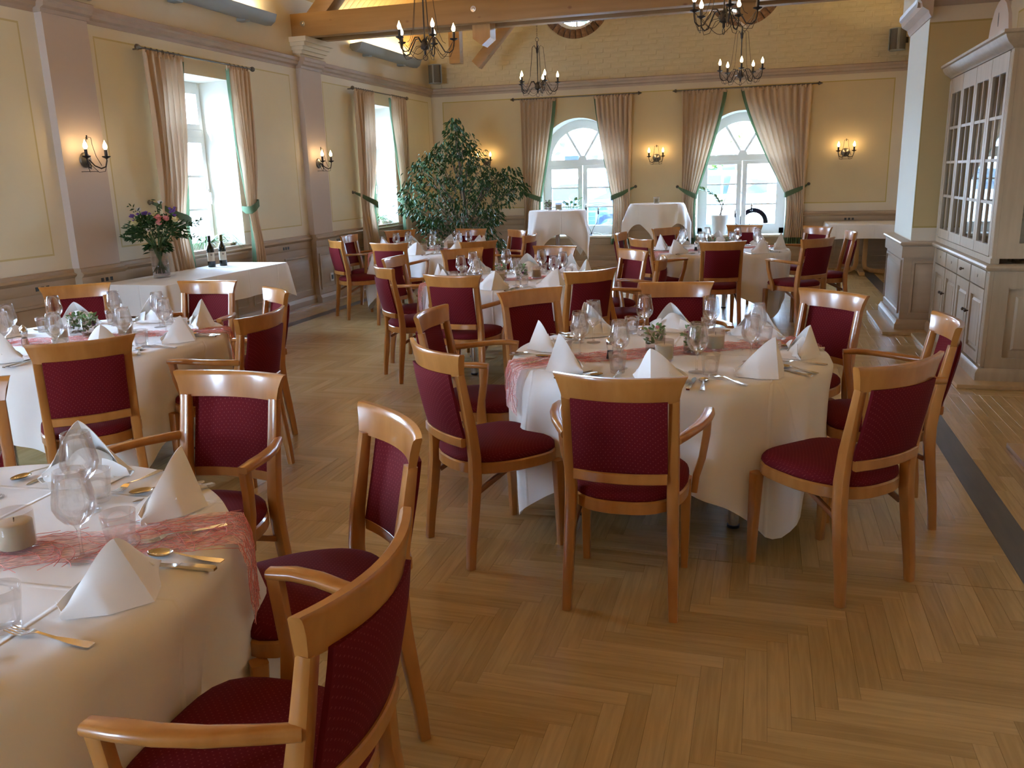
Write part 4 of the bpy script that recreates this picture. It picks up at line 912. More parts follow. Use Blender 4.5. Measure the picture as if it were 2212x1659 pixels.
def cloth_mesh(th0, seed):
    rr = random.Random(seed); mb = MB(); n = 176; nr = 9; nd = 14; p1, p2, p3 = rr.uniform(0, 6), rr.uniform(0, 6), rr.uniform(0, 6)
    def f(i, j):
        th = 2*pi*i/n
        if j <= nr:
            r = (TR+.004)*j/nr; z = TZ+.002+.0012*sin(9*r*cos(th-th0+pi/4)+p1)*(1 if r < .7 else 0)
            return (r*cos(th), r*sin(th), z)
        s = (j-nr)/nd; d = hem_drop(th, th0)*s; ca = cos(4*(th-th0))       # 1 at corners
        k = min(1, d/.1); fold = .042*ca+.030*cos(12*(th-th0)+p2)*(.4+.6*max(0, ca))+.020*sin(7*th+p3)+.013*cos(23*th+p1+3*s)
        if d < .05: rad = TR+.004+.018*sin(min(1, d/.05)*pi/2); z = TZ+.002-(d if d > .018 else d*d/.018)
        else: rad = TR+.022+fold*(min(1, (d-.03)/.28))**.8*1.15-.02*max(0, (d-.42))*3; z = TZ+.002-d
        return (rad*cos(th), rad*sin(th), z)
    vs = [f(i, j) for j in range(1, nr+nd+1) for i in range(n)]; fs = []
    for j in range(nr+nd-1):
        for i in range(n):
            k = (i+1) % n; fs.append((j*n+i, j*n+k, (j+1)*n+k, (j+1)*n+i))
    mb.add(vs, fs); mb.add([(0, 0, TZ+.002)]+vs[:n], [(0, 1+i, 1+(i+1) % n) for i in range(n)])
    return mb.mesh('tablecloth', M['cloth'], 180)
RUN_W = .20
def runner_proto(hang):
    """pink sisal fibres: a web sheet and loose strands, lying along x and hanging over the rim"""
    t = thing('table_runner', 'x', 'table runner'); rr = random.Random(3); L = TR+hang
    def pos(s, w, lift):   # s along -L..L
        a = abs(s); sg = 1 if s > 0 else -1; rim = sqrt(max(.01, (TR+.02)**2-w*w))
        if a < rim: return (s, w, TZ+.004+lift)
        d = a-rim; return (sg*(rim+.016+lift+min(.06, d)*.3), w, TZ+.004-d)
    mb = MB(); mb.grid(lambda a, b: pos(-L+2*L*a, (b-.5)*RUN_W*(1+.12*sin(17*a))+.015*sin(5*a*6.28), .0015), 70, 6); mb.build('fibre_web', M['web'], t, 180)
    st = MB()
    for k in range(300):
        s, w, a = rr.uniform(-L, L), rr.uniform(-.11, .11), rr.uniform(-1.1, 1.1); cv = rr.uniform(-15, 15); pts = []; ln = rr.uniform(.12, .26)
        for q in range(10):
            if abs(w) < .125 and abs(s) < L+.01: pts.append(pos(s, w, .002+.004*rr.random()))
            s += cos(a)*ln/10; w += sin(a)*ln/10; a += cv*ln/10
        if len(pts) > 2: st.tube(pts, .001, 3, caps=False)
    st.build('fibres', M['runner'], t, 180)['kind'] = 'stuff'; return t
tp = table_proto(); rp = runner_proto(.24); first = True
cme = [cloth_mesh(0, s) for s in (1, 2, 3)]
COR = {'T1': 312, 'T2': 320, 'T3': 318, 'T4': 303, 'T5': 318, 'T6': 48}
for i, (k, ((x, y), nm)) in enumerate(TAB.items()):
    tl = 'round dining table hidden under white linen, %s' % nm
    if first: tp['label'] = tl; tp['group'] = 'round dining tables'; tp.location = (x, y, 0); rp['label'] = 'pink sisal fibre runner across %s' % nm; rp['group'] = 'pink table runners'; rp.location = (x, y, 0); rp.rotation_euler = (0, 0, radians(31)); first = False
    else: dup(tp, (x, y, 0), radians(20*i), tl, 'round dining tables'); dup(rp, (x, y, 0), radians(31), 'pink sisal fibre runner across %s' % nm, 'pink table runners')
    o = inst('tablecloth', cme[i % 3], None, (x, y, 0), (0, 0, radians(COR[k]))); tag(o, 'white linen cloth with hanging corners draped over %s' % nm, 'tablecloth', 'white cloths on the round tables')

# ---------------------------------------------------------------- glasses, napkins, cutlery
def wine_me(h=.222, R_=.047, rim=.034):
    mb = MB(); o = [(.0005, .0), (.036, .0), (.0365, .0015), (.022, .004), (.007, .008), (.0042, .02), (.0038, .05), (.0045, .078), (.010, .088), (.028, .099), (.041, .116), (R_, .136), (R_-.001, .152), (R_-.005, .175), (rim+.004, .2), (rim, h)]
    i = [(rim-.0011, h), (rim+.0028, .2), (R_-.0062, .175), (R_-.0022, .152), (R_-.0012, .136), (.0398, .117), (.027, .1005), (.009, .0905), (.0005, .0895)]
    mb.lathe(o+i, 28, caps=(False, False)); return mb.mesh('wine_glass', M['glass'], 180)
def tumbler_me():
    mb = MB(); mb.lathe([(.0005, 0), (.029, 0), (.032, .003), (.0345, .03), (.0385, .06), (.042, .092), (.0405, .092), (.0370, .06), (.0328, .032), (.030, .014), (.0005, .012)], 26, caps=(False, False)); return mb.mesh('tumbler', M['glass'], 180)
wine, wine2, tumb = wine_me(), wine_me(.225, .049, .036), tumbler_me()
def napkin_me(seed):
    """standing folded napkin: two leaves meeting in a crease towards the diner, open at the back with a rolled lip"""
    rr = random.Random(seed); mb = MB(); pk = rr.uniform(.140, .178); lx = rr.uniform(-.035, .035); wl, wr = rr.uniform(.112, .150), rr.uniform(.112, .150)
    for s, w in ((-1, wl), (1, wr)):
        tw = rr.uniform(.012, .03); yc = rr.uniform(.045, .075)
        bk = rr.uniform(.42, .62); bo = rr.uniform(.012, .026)
        def crease(a): return bo*(a/bk if a < bk else (1-a)/(1-bk))
        def leaf(a, b, s=s, w=w, tw=tw, yc=yc):
            bx, by = s*w*a, -.066+(.066+yc)*a-crease(a)*1.2; bz = .002
            tx, ty = s*w*.86*a+lx*(1-a), -.005+(yc+.01)*a-crease(a)*.3; tz = .022+(pk-.022)*(1-a**1.45)
            k = b; bel = sin(pi*b)
            return (bx+(tx-bx)*k+s*tw*bel*a*a, by+(ty-by)*k-.010*bel*a*(1-.5*a), bz+(tz-bz)*k+.006*bel*a)
        mb.grid(leaf, 18, 8)
        def wing(a, b, s=s, w=w): return (s*w*(1-.55*a)-s*.004, .05+.03*a-.045*a*b+.02*b, .003+(.03+.065*a)*b*(1-.35*a))
        mb.grid(wing, 9, 5)
    def lip(a, b): x = (a-.5)*2; return (x*.085*(1-.25*b), .075-.055*b-.03*x*x*b, .006+.085*b*(1-.5*x*x)+.01*sin(pi*b))
    mb.grid(lip, 16, 6)
    def skirt(a, b): return ((a-.5)*.22*(1-.3*b), .06+.075*b, .004+.010*sin(pi*a)*(1-b))
    mb.grid(skirt, 8, 4)
    bm = bmesh.new(); me = mb.mesh('napkin', M['napkin'], 180); bm.from_mesh(me); bmesh.ops.recalc_face_normals(bm, faces=bm.faces); bmesh.ops.solidify(bm, geom=bm.faces[:], thickness=.0022); bm.to_mesh(me); bm.free(); me.shade_smooth(); me.set_sharp_from_angle(angle=radians(20)); return me
naps = [napkin_me(s) for s in range(7)]
def fork_me():
    mb = MB(); mb.loft([[(x*w, y, z+dz) for x, dz in ((-1, 0), (1, 0), (1, .002), (-1, .002))] for y, w, z in ((-.1, .0085, .003), (-.092, .0105, .003), (-.05, .0085, .004), (-.01, .0038, .006), (.03, .003, .011), (.045, .006, .0115), (.052, .0115, .010), (.062, .0125, .007))])
    for k in range(4):
        x = -.0105+.007*k; mb.loft([[(x+sx*w, y, z+dz) for sx, dz in ((-1, 0), (1, 0), (1, .0016), (-1, .0016))] for y, w, z in ((.06, .0024, .007), (.08, .0022, .005), (.1, .0016, .0085), (.108, .0007, .011))])
    return mb.mesh('fork', M['steel'], 50)
def spoon_me():
    mb = MB(); mb.loft([[(x*w, y, z+dz) for x, dz in ((-1, 0), (1, 0), (1, .002), (-1, .002))] for y, w, z in ((-.1, .0085, .003), (-.092, .0105, .003), (-.05, .0085, .004), (-.01, .0038, .006), (.03, .003, .010), (.042, .005, .009))])
    def bowl(a, b):
        y = .04+.066*b; w = .0215*sqrt(max(0, 1-(2*b-1)**2))*(1.1-.2*b); u = -1+2*a; return (u*w, y, .0095-.0075*(1-u*u)*sqrt(max(0, 1-(2*b-1)**2)))
    mb.grid(bowl, 10, 12); mb.grid(lambda a, b: (bowl(a, b)[0], bowl(a, b)[1], bowl(a, b)[2]-.0015), 10, 12); return mb.mesh('spoon', M['steel'], 60)
def knife_me():
    mb = MB(); mb.loft([[(x*w, y, z) for x, z in ((-1, .001), (1, .001), (1, .001+h), (-1, .001+h))] for y, w, h in ((-.112, .007, .006), (-.104, .009, .008), (-.06, .0085, .008), (-.02, .0065, .008), (-.014, .0085, .004), (.02, .009, .002), (.07, .0095, .0016), (.1, .0075, .0014), (.114, .0015, .001))]); return mb.mesh('knife', M['steel'], 45)
fork, spoon, knife = fork_me(), spoon_me(), knife_me()
ZT = TZ+.0035
def place(name, me, tb, ang, rad, lat, rot, label, cat, group, z=ZT, roll=0.0):
    """polar placement relative to a seat: rad towards the rim, lat towards the sitter's right hand"""
    (cx, cy), nm = TAB[tb]; a = radians(ang); er = (cos(a), sin(a)); et = (-sin(a), cos(a))
    p = (cx+er[0]*rad+et[0]*lat, cy+er[1]*rad+et[1]*lat, z)
    if not in_view((p[0], p[1], z+.08), 70): return None
    o = inst(name, me, None, p, (0, 0, a+pi/2+rot)); tag(o, label, cat, group); return o
rs = random.Random(5)
for tb, (c, nm) in TAB.items():
    for ang in range(0, 360, 45):
        s = SIDE[ang]; j = lambda q=.012: rs.uniform(-q, q)
        place('napkin', naps[rs.randrange(7)], tb, ang, .655+j(), .03+j(), j(.5), 'white folded napkin standing at %s, %s' % (nm, s), 'napkin', 'standing napkins')
        place('wine_glass', wine2 if tb == 'T6' else wine, tb, ang, .41+j(), .165+j(), 0, 'empty stemmed wine glass at %s, %s' % (nm, s), 'glass', 'wine glasses')
        place('tumbler', tumb, tb, ang, .455+j(), .235+j(), 0, 'empty clear water tumbler at %s, %s' % (nm, s), 'glass', 'water tumblers')
        place('fork', fork, tb, ang, .625+j(), -.165+j(.006), j(.09), 'silver fork lying at %s, %s' % (nm, s), 'fork', 'forks')
        place('knife', knife, tb, ang, .635+j(), .165+j(.006), j(.07), 'silver knife lying at %s, %s' % (nm, s), 'knife', 'knives')
        place('spoon', spoon, tb, ang, .645+j(), .212+j(.006), j(.12), 'silver spoon lying at %s, %s' % (nm, s), 'spoon', 'spoons')

# centre pieces: candles in glasses, short flower vases, salt and pepper mills
def candle_proto():
    t = thing('candle_glass', 'x', 'candle'); mb = MB(); mb.lathe([(.0005, 0), (.040, 0), (.043, .004), (.0455, .10), (.0435, .10), (.041, .012), (.0005, .010)], 26, caps=(False, False)); mb.build('glass_jar', M['glass'], t, 180)
    w = MB(); w.lathe([(.0005, .0125), (.0398, .0125), (.0400, .02), (.0410, .072), (.037, .075), (.012, .074), (.0005, .074)], 24, caps=(False, False)); x = w.build('wax', M['wax'], t, 60); k = MB(); k.tube([(0, 0, .073), (.001, .001, .085)], .0012, 5); k.build('wick', M['black'], x, 60); return t
def leaf_pts(L, W): return [(0, 0, 0), (-W, L*.35, .004), (-W*.8, L*.65, .006), (0, L, 0), (W*.8, L*.65, .006), (W, L*.35, .004), (0, L*.5, -.004)]
LEAF_F = [(0, 1, 6), (1, 2, 6), (2, 3, 6), (3, 4, 6), (4, 5, 6), (5, 0, 6)]
def put_leaf(mb, pos, dirv, L, W, rr, mi=0):
    d = Vector(dirv).normalized(); m = d.to_track_quat('Y', 'Z').to_matrix() @ Matrix.Rotation(rr.uniform(-.8, .8), 3, 'Y'); mb.add([Vector(pos)+m@Vector(p) for p in leaf_pts(L, W)], LEAF_F, mi)
def blossom(mb, c, r, rr, n=9):
    for k in range(n):
        a = 2*pi*k/n+rr.random(); el = rr.uniform(.1, 1.2); d = Vector((cos(a)*cos(el), sin(a)*cos(el), sin(el))); put_leaf(mb, Vector(c)-d*r*.2, d, r*1.2, r*.5, rr)
    mb.lathe([(.001, -r*.35), (r*.45, -r*.15), (r*.5, r*.2), (r*.2, r*.55), (.001, r*.6)], 8, c, caps=(False, False))
def vase_proto(seed, cols):
    rr = random.Random(seed); t = thing('flower_jar', 'x', 'vase'); mb = MB(); mb.lathe([(.0005, 0), (.047, 0), (.049, .004), (.049, .115), (.047, .115), (.0465, .01), (.0005, .008)], 26, caps=(False, False)); mb.build('glass_jar', M['glass'], t, 180)
    pb = MB()
    for k in range(26): a = rr.uniform(0, 6.28); r = .036*sqrt(rr.random()); pb.lathe([(.0005, -.005), (.006, -.002), (.007, .002), (.003, .006), (.0005, .006)], 6, (r*cos(a), r*sin(a), .015+.008*rr.random()), caps=(False, False))
    pb.build('pebbles', M['pebble'], t, 180)['kind'] = 'stuff'
    fo = MB()
    for k in range(46):
        a = rr.uniform(0, 6.28); r = .034*sqrt(rr.random()); z = rr.uniform(.035, .125); el = rr.uniform(-.2, 1.2); put_leaf(fo, (r*cos(a), r*sin(a), z), (cos(a)*cos(el), sin(a)*cos(el), sin(el)), .032*rr.uniform(.7, 1.2), .010, rr)
    fo.build('foliage', M['leaf_light'], t, 60)
    for k, (c, z) in enumerate(cols):
        a = rr.uniform(0, 6.28); b = MB(); blossom(b, (.022*cos(a), .022*sin(a), z), .016, rr); b.build('flower', M[c], t, 60)
    return t
cp = candle_proto(); vps = [vase_proto(1, [('pink', .125), ('plum', .04), ('cream_petal', .11)]), vase_proto(2, [('plum', .10), ('plum', .06), ('white_petal', .12)]), vase_proto(3, [('purple', .07), ('plum', .08), ('cream_petal', .135), ('white_petal', .12)])]
cu_, vu_ = False, set()
def put_proto(p, flag, loc, lab, grp):
    if flag in vu_: dup(p, loc, rs.uniform(0, 6), lab, grp)
    else: p.location = loc; p['label'] = lab; p['group'] = grp; vu_.add(flag)
CENTRE = {'T1': [('c', .20, 272), ('c', .24, 20), (0, .06, 199), (1, .13, 350)], 'T6': [('c', .26, 38), (2, .15, 200), (1, .1, 330), ('c', .3, 190)]}
for tb, ((cx, cy), nm) in TAB.items():
    ci = 0
    for kd, r, a in CENTRE.get(tb, [('c', .19, 255), ('c', .22, 30), (2 if tb == 'T5' else 0, .09, 200), (1, .11, 340)] if tb != 'T5' else [('c', .16, 246), ('c', .2, 49), (2, .05, 120), (0, .2, 150)]):
        p = (cx+r*cos(radians(a)), cy+r*sin(radians(a)), ZT)
        if not in_view(p, 60): continue
        if kd == 'c': ci += 1; put_proto(cp, 'c', p, 'cream candle in a clear glass on %s, %s' % (nm, 'viewer side' if a in (272, 255, 246, 190) else 'far side'), 'candles in glasses')
        else: put_proto(vps[kd], kd, p, 'glass jar with %s on %s' % (('greenery and a pink bloom', 'greenery and plum blooms', 'purple blooms and greenery')[kd], nm), 'flower jars')
def mill_proto(fill):
    t = thing('spice_mill', 'x', 'spice mill'); mb = MB(); mb.lathe([(.0005, 0), (.021, 0), (.021, .004), (.016, .03), (.014, .05), (.019, .07), (.018, .074), (.0005, .074)], 16, caps=(False, False)); mb.build('glass_body', M['glass'], t, 60)
    f = MB(); f.lathe([(.0005, .006), (.018, .006), (.0145, .03), (.0125, .045), (.0005, .046)], 14, caps=(False, False)); f.build('filling', M[fill], t, 60); h = MB(); h.lathe([(.0005, .074), (.019, .074), (.021, .085), (.017, .1), (.006, .108), (.005, .113), (.0005, .114)], 16, caps=(False, False)); h.build('cap', M['chrome'], t, 50); return t
mp_ = [mill_proto('peppercorn'), mill_proto('pink_salt')]
for tb, ((cx, cy), nm) in TAB.items():
    for k, (r, a) in enumerate(((.33, 222), (.33, 235))):
        p = (cx+r*cos(radians(a)), cy+r*sin(radians(a)), ZT)
        if in_view(p, 40): put_proto(mp_[k], ('m', k), p, 'small glass %s mill on %s' % (('pepper', 'pink salt')[k], nm), 'spice mills')
# ---------------------------------------------------------------- side tables
def rect_cloth(x0, y0, x1, y1, z, drop, seed, creases=True, tips=.10):
    rr = random.Random(seed); mb = MB(); n = 34
    per = []
    def edge_pts(a, b, k): return [(a[0]+(b[0]-a[0])*i/k, a[1]+(b[1]-a[1])*i/k) for i in range(k)]
    cs = [(x0, y0), (x1, y0), (x1, y1), (x0, y1)]; per = []; nor = []
    for i in range(4):
        a, b = cs[i], cs[(i+1) % 4]; L = hypot(b[0]-a[0], b[1]-a[1]); k = max(6, int(L/.05)); nv = ((b[1]-a[1])/L, -(b[0]-a[0])/L)
        for q, p in enumerate(edge_pts(a, b, k)):
            e = min(q, k-q)*L/k; pn = nv
            if q == 0: pv = ((a[1]-cs[i-1][1]), -(a[0]-cs[i-1][0])); l = hypot(*pv); pn = (nv[0]+pv[0]/l, nv[1]+pv[1]/l)
            per.append((p, e)); nor.append(pn)
    ph = rr.uniform(0, 6); rows = 9; vs = []
    for j in range(rows+1):
        for (p, e), nv in zip(per, nor):
            s = j/rows; ex = exp(-e/.10); d = drop*s + tips*ex*s
            out = .006+ (.05*ex + .012*sin(e*16+ph)*(1-ex))*s
            zz = z-d if j else z
            if j == 0: out = 0
            vs.append((p[0]+nv[0]*out, p[1]+nv[1]*out, zz))
    m = len(per); fs = [(j*m+i, j*m+(i+1) % m, (j+1)*m+(i+1) % m, (j+1)*m+i) for j in range(rows) for i in range(m)]
    mb.add(vs, fs); mb.add(vs[:m], [tuple(range(m))]); return mb
def table_legs(t, x0, y0, x1, y1, z, mat, w=.05):
    MB().box(x0+.02, y0+.02, z-.035, x1-.02, y1-.02, z-.005, ch=.004).build('tabletop', mat, t, 40)
    MB().box(x0+.06, y0+.06, z-.11, x1-.06, y1-.06, z-.036).build('apron', mat, t, 0)
    for x in (x0+.07, x1-.07):
        for y in (y0+.07, y1-.07): MB().sweep([(x, y, 0), (x, y, z-.04)], [(w*.7, w*.7), (w, w)], up=(0, 1, 0), rnd=.15).build('leg', mat, t, 40)
SZ = .765
t = thing('sideboard_table', 'long oak table under white linen below the window, carrying bouquet and wine bottles', 'table', (0, 0, 0)); table_legs(t, -5.62, 6.08, -4.93, 7.98, SZ, M['table_wood'])
o = rect_cloth(-5.63, 6.05, -4.92, 8.0, SZ+.004, .27, 3).build('tablecloth', M['cloth_side'], None, 180); tag(o, 'white linen cloth on the long table with the bouquet and wine bottles', 'tablecloth')
t = thing('side_table', 'small pedestal table with white cloth in the corner beyond the pillar', 'table', (1.45, 13.98, 0))
MB().box(-.5, -.5, .735, .5, .5, .765, ch=.004).build('tabletop', M['table_wood'], t, 40)
for s in (-1, 1): MB().sweep([(s*.06, 0, .735), (s*.06, 0, .16), (s*.075, 0, .09), (s*.15, 0, .045), (s*.36, 0, .03)], [(.07, .045)], up=(0, 1, 0), rnd=.25).build('pedestal_leg', M['table_wood'], t, 40)
MB().sweep([(0, -.36, .03), (0, 0, .05), (0, .36, .03)], [(.08, .05)], rnd=.2).build('foot', M['table_wood'], t, 40)
o = rect_cloth(.93, 13.48, 1.96, 14.5, .769, .20, 5, tips=.02).build('tablecloth', M['cloth_side'], None, 180); tag(o, 'white cloth on the small corner side table beyond the pillar', 'tablecloth')
def poseur(x, y, z, r, rot, lab, seed):
    t = thing('poseur_table', 'tall round standing table under white cloth, ' + lab, 'table', (x, y, 0), 0, 'tall standing tables'); tp = MB(); tp.lathe([(0, z-.03), (r, z-.03), (r, z-.004), (0, z-.004)], 36, caps=(False, False)); tp.build('tabletop', M['table_wood'], t, 40)
    MB().tube([(0, 0, .03), (0, 0, z-.03)], .03, 14).build('column', M['chrome'], t, 50); b = MB(); b.lathe([(0, 0), (.24, 0), (.24, .012), (.05, .03), (0, .03)], 30, caps=(False, False)); b.build('base', M['pewter'], t, 40)
    mb = MB(); n = 120; nd = 14; rr = random.Random(seed); p1 = rr.uniform(0, 6); vs = []
    def dr(th): a = ((th+pi/4) % (pi/2))-pi/4; q = 1/cos(pi/4-abs(a))-1; return .30+.36*min(1, q/.40)
    for j in range(nd+1):
        for i in range(n):
            th = 2*pi*i/n; d = dr(th)*j/nd; ca = cos(4*th); k = min(1, d/.3)
            rad = r+.003+ (.012*min(1, d/.03)) + k*(.055*ca+.025*cos(12*th+p1)*(.3+.7*max(0, ca))+.015*sin(5*th+p1))+.04*k; vs.append((rad*cos(th), rad*sin(th), z+.002-d))
    mb.add(vs, [(j*n+i, j*n+(i+1) % n, (j+1)*n+(i+1) % n, (j+1)*n+i) for j in range(nd) for i in range(n)]); mb.add(vs[:n], [tuple(range(n))])
    o = mb.build('tablecloth', M['cloth'], None, 180, (x, y, 0), rot); tag(o, 'white cloth with pointed corners over the standing table, ' + lab, 'tablecloth', 'cloths on the standing tables'); return t
CZ = 1.13
poseur(-2.74, 11.45, CZ, .385, radians(-25), 'before the dark car window', 1); poseur(-1.62, 13.45, CZ, .41, radians(10), 'before the wall between the arched windows', 2)
put_proto(vps[1], 1, (-2.86, 11.42, CZ+.004), 'glass jar of greenery on the standing table before the dark car window', 'flower jars')
put_proto(cp, 'c', (-2.70, 11.36, CZ+.004), 'cream candle glass on the standing table before the dark car window', 'candles in glasses')
put_proto(cp, 'c', (-1.62, 13.38, CZ+.004), 'cream candle glass on the standing table between the arched windows', 'candles in glasses')

# wine bottles and bouquet on the sideboard
def bottle(x, y, lab, cap):
    t = thing('wine_bottle', lab, 'bottle', (x, y, SZ+.006), 0, 'red wine bottles'); mb = MB(); mb.lathe([(.0005, 0), (.036, 0), (.0385, .006), (.0385, .185), (.034, .205), (.018, .232), (.0145, .25), (.0142, .31), (.0155, .312), (.0155, .318), (.0005, .32)], 24, caps=(False, False)); mb.build('bottle_glass', M['bottle_body'], t, 50)
    f = MB(); f.lathe([(.0150, .255), (.0160, .256), (.0165, .318), (.012, .322), (.0005, .322)], 18, caps=(False, False)); f.build('foil_cap', M[cap], t, 50)
    d = atan2(-y, -x); lb = MB(); lb.grid(lambda a, b: (.0392*cos(d+(a-.5)*2.4), .0392*sin(d+(a-.5)*2.4), .06+.09*b), 14, 1); l = lb.build('paper_label', M['paper'], t, 180)
    cr = MB(); cr.grid(lambda a, b: (.0396*cos(d+.15+.27*b*cos(2*pi*a)), .0396*sin(d+.15+.27*b*cos(2*pi*a)), .126+.0105*b*sin(2*pi*a)), 14, 2); cr.build('crest', M['label_mark'], l, 180)
M['bottle_body'] = pmat('nearly_black_bottle_glass', (.012, .014, .01), .08)
M['foil_green'] = pmat('olive_foil', (.08, .09, .02), .3, .5)
bottle(-5.50, 7.50, 'dark wine bottle with cream label, standing beside the flower bouquet', 'foil'); bottle(-5.45, 7.63, 'dark wine bottle with cream label, standing beside the spider plant', 'foil_green')
bx, by = -5.40, 6.60
t = thing('flower_vase', 'tall clear cylinder vase half full of water on the white sideboard', 'vase', (bx, by, SZ+.006)); mb = MB(); mb.lathe([(.0005, 0), (.074, 0), (.077, .004), (.08, .28), (.0775, .28), (.0735, .014), (.0005, .012)], 36, caps=(False, False)); mb.build('glass_body', M['glass'], t, 180)
w = MB(); w.lathe([(.0005, .0125), (.0733, .0145), (.0745, .105), (.0005, .105)], 30, caps=(False, False)); w.build('water', M['water'], t, 60)
bq = thing('bouquet', 'mixed bouquet of purple, pink and cream blooms in the tall glass vase', 'flowers', (bx, by, SZ+.006)); rr = random.Random(21); st = MB()
heads = [('purple', -.25, .1, .56), ('purple', -.08, .0, .585), ('purple', .17, .02, .60), ('cream_petal', -.13, -.14, .50), ('pink', .10, -.15, .50), ('pink', .15, -.10, .535), ('pink', .08, -.11, .545), ('cream_petal', .21, -.06, .52), ('white_petal', .06, .02, .68), ('white_petal', -.16, .05, .62), ('cream_petal', -.02, .1, .56), ('white_petal', .0, -.17, .44)]
right = Vector((RGT.x, RGT.y, 0)).normalized(); fwdh = Vector((-right.y, right.x, 0))
for c, a, b, z in heads:
    p = right*a+fwdh*b; st.tube([(p.x*-.12, p.y*-.12, .04), (p.x*.1, p.y*.1, .27), (p.x*.7, p.y*.7, z-.1), (p.x, p.y, z)], .0035, 5); m = MB(); blossom(m, (p.x, p.y, z), .045 if c in ('pink', 'cream_petal') else .032, rr, 14)
    if c == 'purple':
        for k in range(5): blossom(m, (p.x+rr.uniform(-.04, .04), p.y+rr.uniform(-.04, .04), z+rr.uniform(-.05, .04)), .02, rr, 8)
    m.build('flower', M[c], bq, 60)
for k in range(26):
    a = rr.uniform(0, 6.28); r = .055*sqrt(rr.random()); st.tube([(r*cos(a), r*sin(a), rr.uniform(.035, .08)), (.4*r*cos(a+2.6), .4*r*sin(a+2.6), .19), (1.1*r*cos(a+3.1), 1.1*r*sin(a+3.1), .29), (3*r*cos(a+3.1), 3*r*sin(a+3.1), .40)], .0035, 5)
st.build('stems', M['stem'], bq, 180); fo = MB()
for k in range(620):
    a = rr.uniform(0, 6.28); el = rr.uniform(-.25, 1.25); q = .26*(.35+.65*sqrt(rr.random())); d = Vector((cos(a)*cos(el), sin(a)*cos(el), sin(el)*.62)); put_leaf(fo, Vector((0, 0, .40))+d*q, d+Vector((rr.uniform(-.7, .7), rr.uniform(-.7, .7), rr.uniform(-.6, .3))), rr.uniform(.04, .075), .011, rr)
for sx, sz, n in ((.42, .50, 9), (.38, .36, 7), (-.33, .36, 6), (-.30, .47, 5), (.05, .70, 5), (-.2, .66, 5)):
    for k in range(n*3): f_ = .55+.45*k/(n*3); p = right*sx*f_; put_leaf(fo, (p.x+rr.uniform(-.02, .02), p.y+rr.uniform(-.02, .02), .40+(sz-.40)*f_+rr.uniform(-.02, .02)), right*sx+Vector((rr.uniform(-.4, .4), rr.uniform(-.4, .4), rr.uniform(-.4, .4))), .05, .007, rr)
for k in range(60): a = rr.uniform(0, 6.28); put_leaf(fo, (.07*cos(a), .07*sin(a), rr.uniform(.24, .34)), (cos(a), sin(a), rr.uniform(-.8, .1)), .08, .016, rr)
fo.build('foliage', M['leaf'], bq, 60)

# ---------------------------------------------------------------- potted plants
t = thing('indoor_tree', 'tall bushy potted fig tree in the room corner between the curtained windows', 'potted tree', (-4.55, 12.75, 0)); rr = random.Random(11)
pt_ = MB(); pt_.lathe([(.0005, 0), (.2, 0), (.27, .38), (.28, .40), (.25, .40), (.24, .36), (.0005, .34)], 28, caps=(False, False)); pt_.build('pot', M['terracotta'], t, 50)
lobes = [(-.13, 2.42, .13), (-.1, 2.28, .2), (-.02, 2.12, .26), (-.3, 2.02, .2), (.12, 1.95, .28), (-.48, 1.86, .24), (-.12, 1.78, .34), (.22, 1.68, .3), (-.68, 1.72, .22), (.5, 1.58, .24), (.72, 1.62, .2), (.85, 1.42, .18), (.62, 1.28, .2), (-.82, 1.42, .25), (-.45, 1.45, .34), (0, 1.4, .38), (.3, 1.3, .3), (-.86, 1.15, .22), (-.55, 1.1, .32), (-.1, 1.05, .36), (.28, .98, .28), (-.42, .78, .3), (.0, .7, .36), (.32, .62, .26), (-.25, .48, .3), (.2, .42, .28), (.5, .5, .16), (-.62, .92, .2), (.42, 1.0, .18)]
br = MB(); br.tube([(0, 0, .34), (.03, .02, .9), (-.05, .04, 1.5), (-.1, 0, 2.1), (-.12, 0, 2.4)], [.03, .026, .02, .012, .004], 8); br.tube([(.05, .03, .34), (.1, -.05, .9), (.3, .02, 1.4), (.7, .0, 1.6)], [.022, .018, .012, .004], 6); br.tube([(-.04, .03, .34), (-.2, .05, 1.0), (-.5, .0, 1.5), (-.8, .02, 1.5)], [.022, .018, .012, .004], 6)
leaves = []
for lx, lz, lr in lobes:
    for ky in (-1, 1):
        dy = ky*rr.uniform(.1, .5)*min(1, .35+abs(2.5-lz)); c = right*lx+fwdh*dy; z0 = lz-.25
        br.tube([(c.x*.2-.03, c.y*.2, max(.6, lz-.5)), (c.x*.6, c.y*.6, lz-.15), (c.x, c.y, lz)], [.008, .006, .003], 5)
    for k in range(int(520*lr)+20):
        d = Vector((rr.gauss(0, 1), rr.gauss(0, 1), rr.gauss(0, 1))).normalized(); q = lr*(.45+.55*rr.random()); dep = rr.uniform(-.55, .5)*min(1, .3+abs(2.5-lz)*.8)
        p = right*(lx+d.x*q)+fwdh*(dep+d.y*q*.6)+Vector((0, 0, lz+d.z*q*.85)); dirv = Vector((d.x*.8, d.y*.8, -.75+rr.uniform(-.4, .5))); leaves.append((p, dirv, rr.uniform(.055, .095), rr.random()))
br.build('trunk', M['bark'], t, 60)
lme = []
for i in range(4):
    m = MB(); L = .1; W = .02; m.add([Vector(p) for p in leaf_pts(L, W)], LEAF_F); lme.append(m.mesh('leaf', M['leaf'], 60))
leaves.sort(key=lambda q: q[0].dot(fwdh)+.15*q[3]); fo = MB()
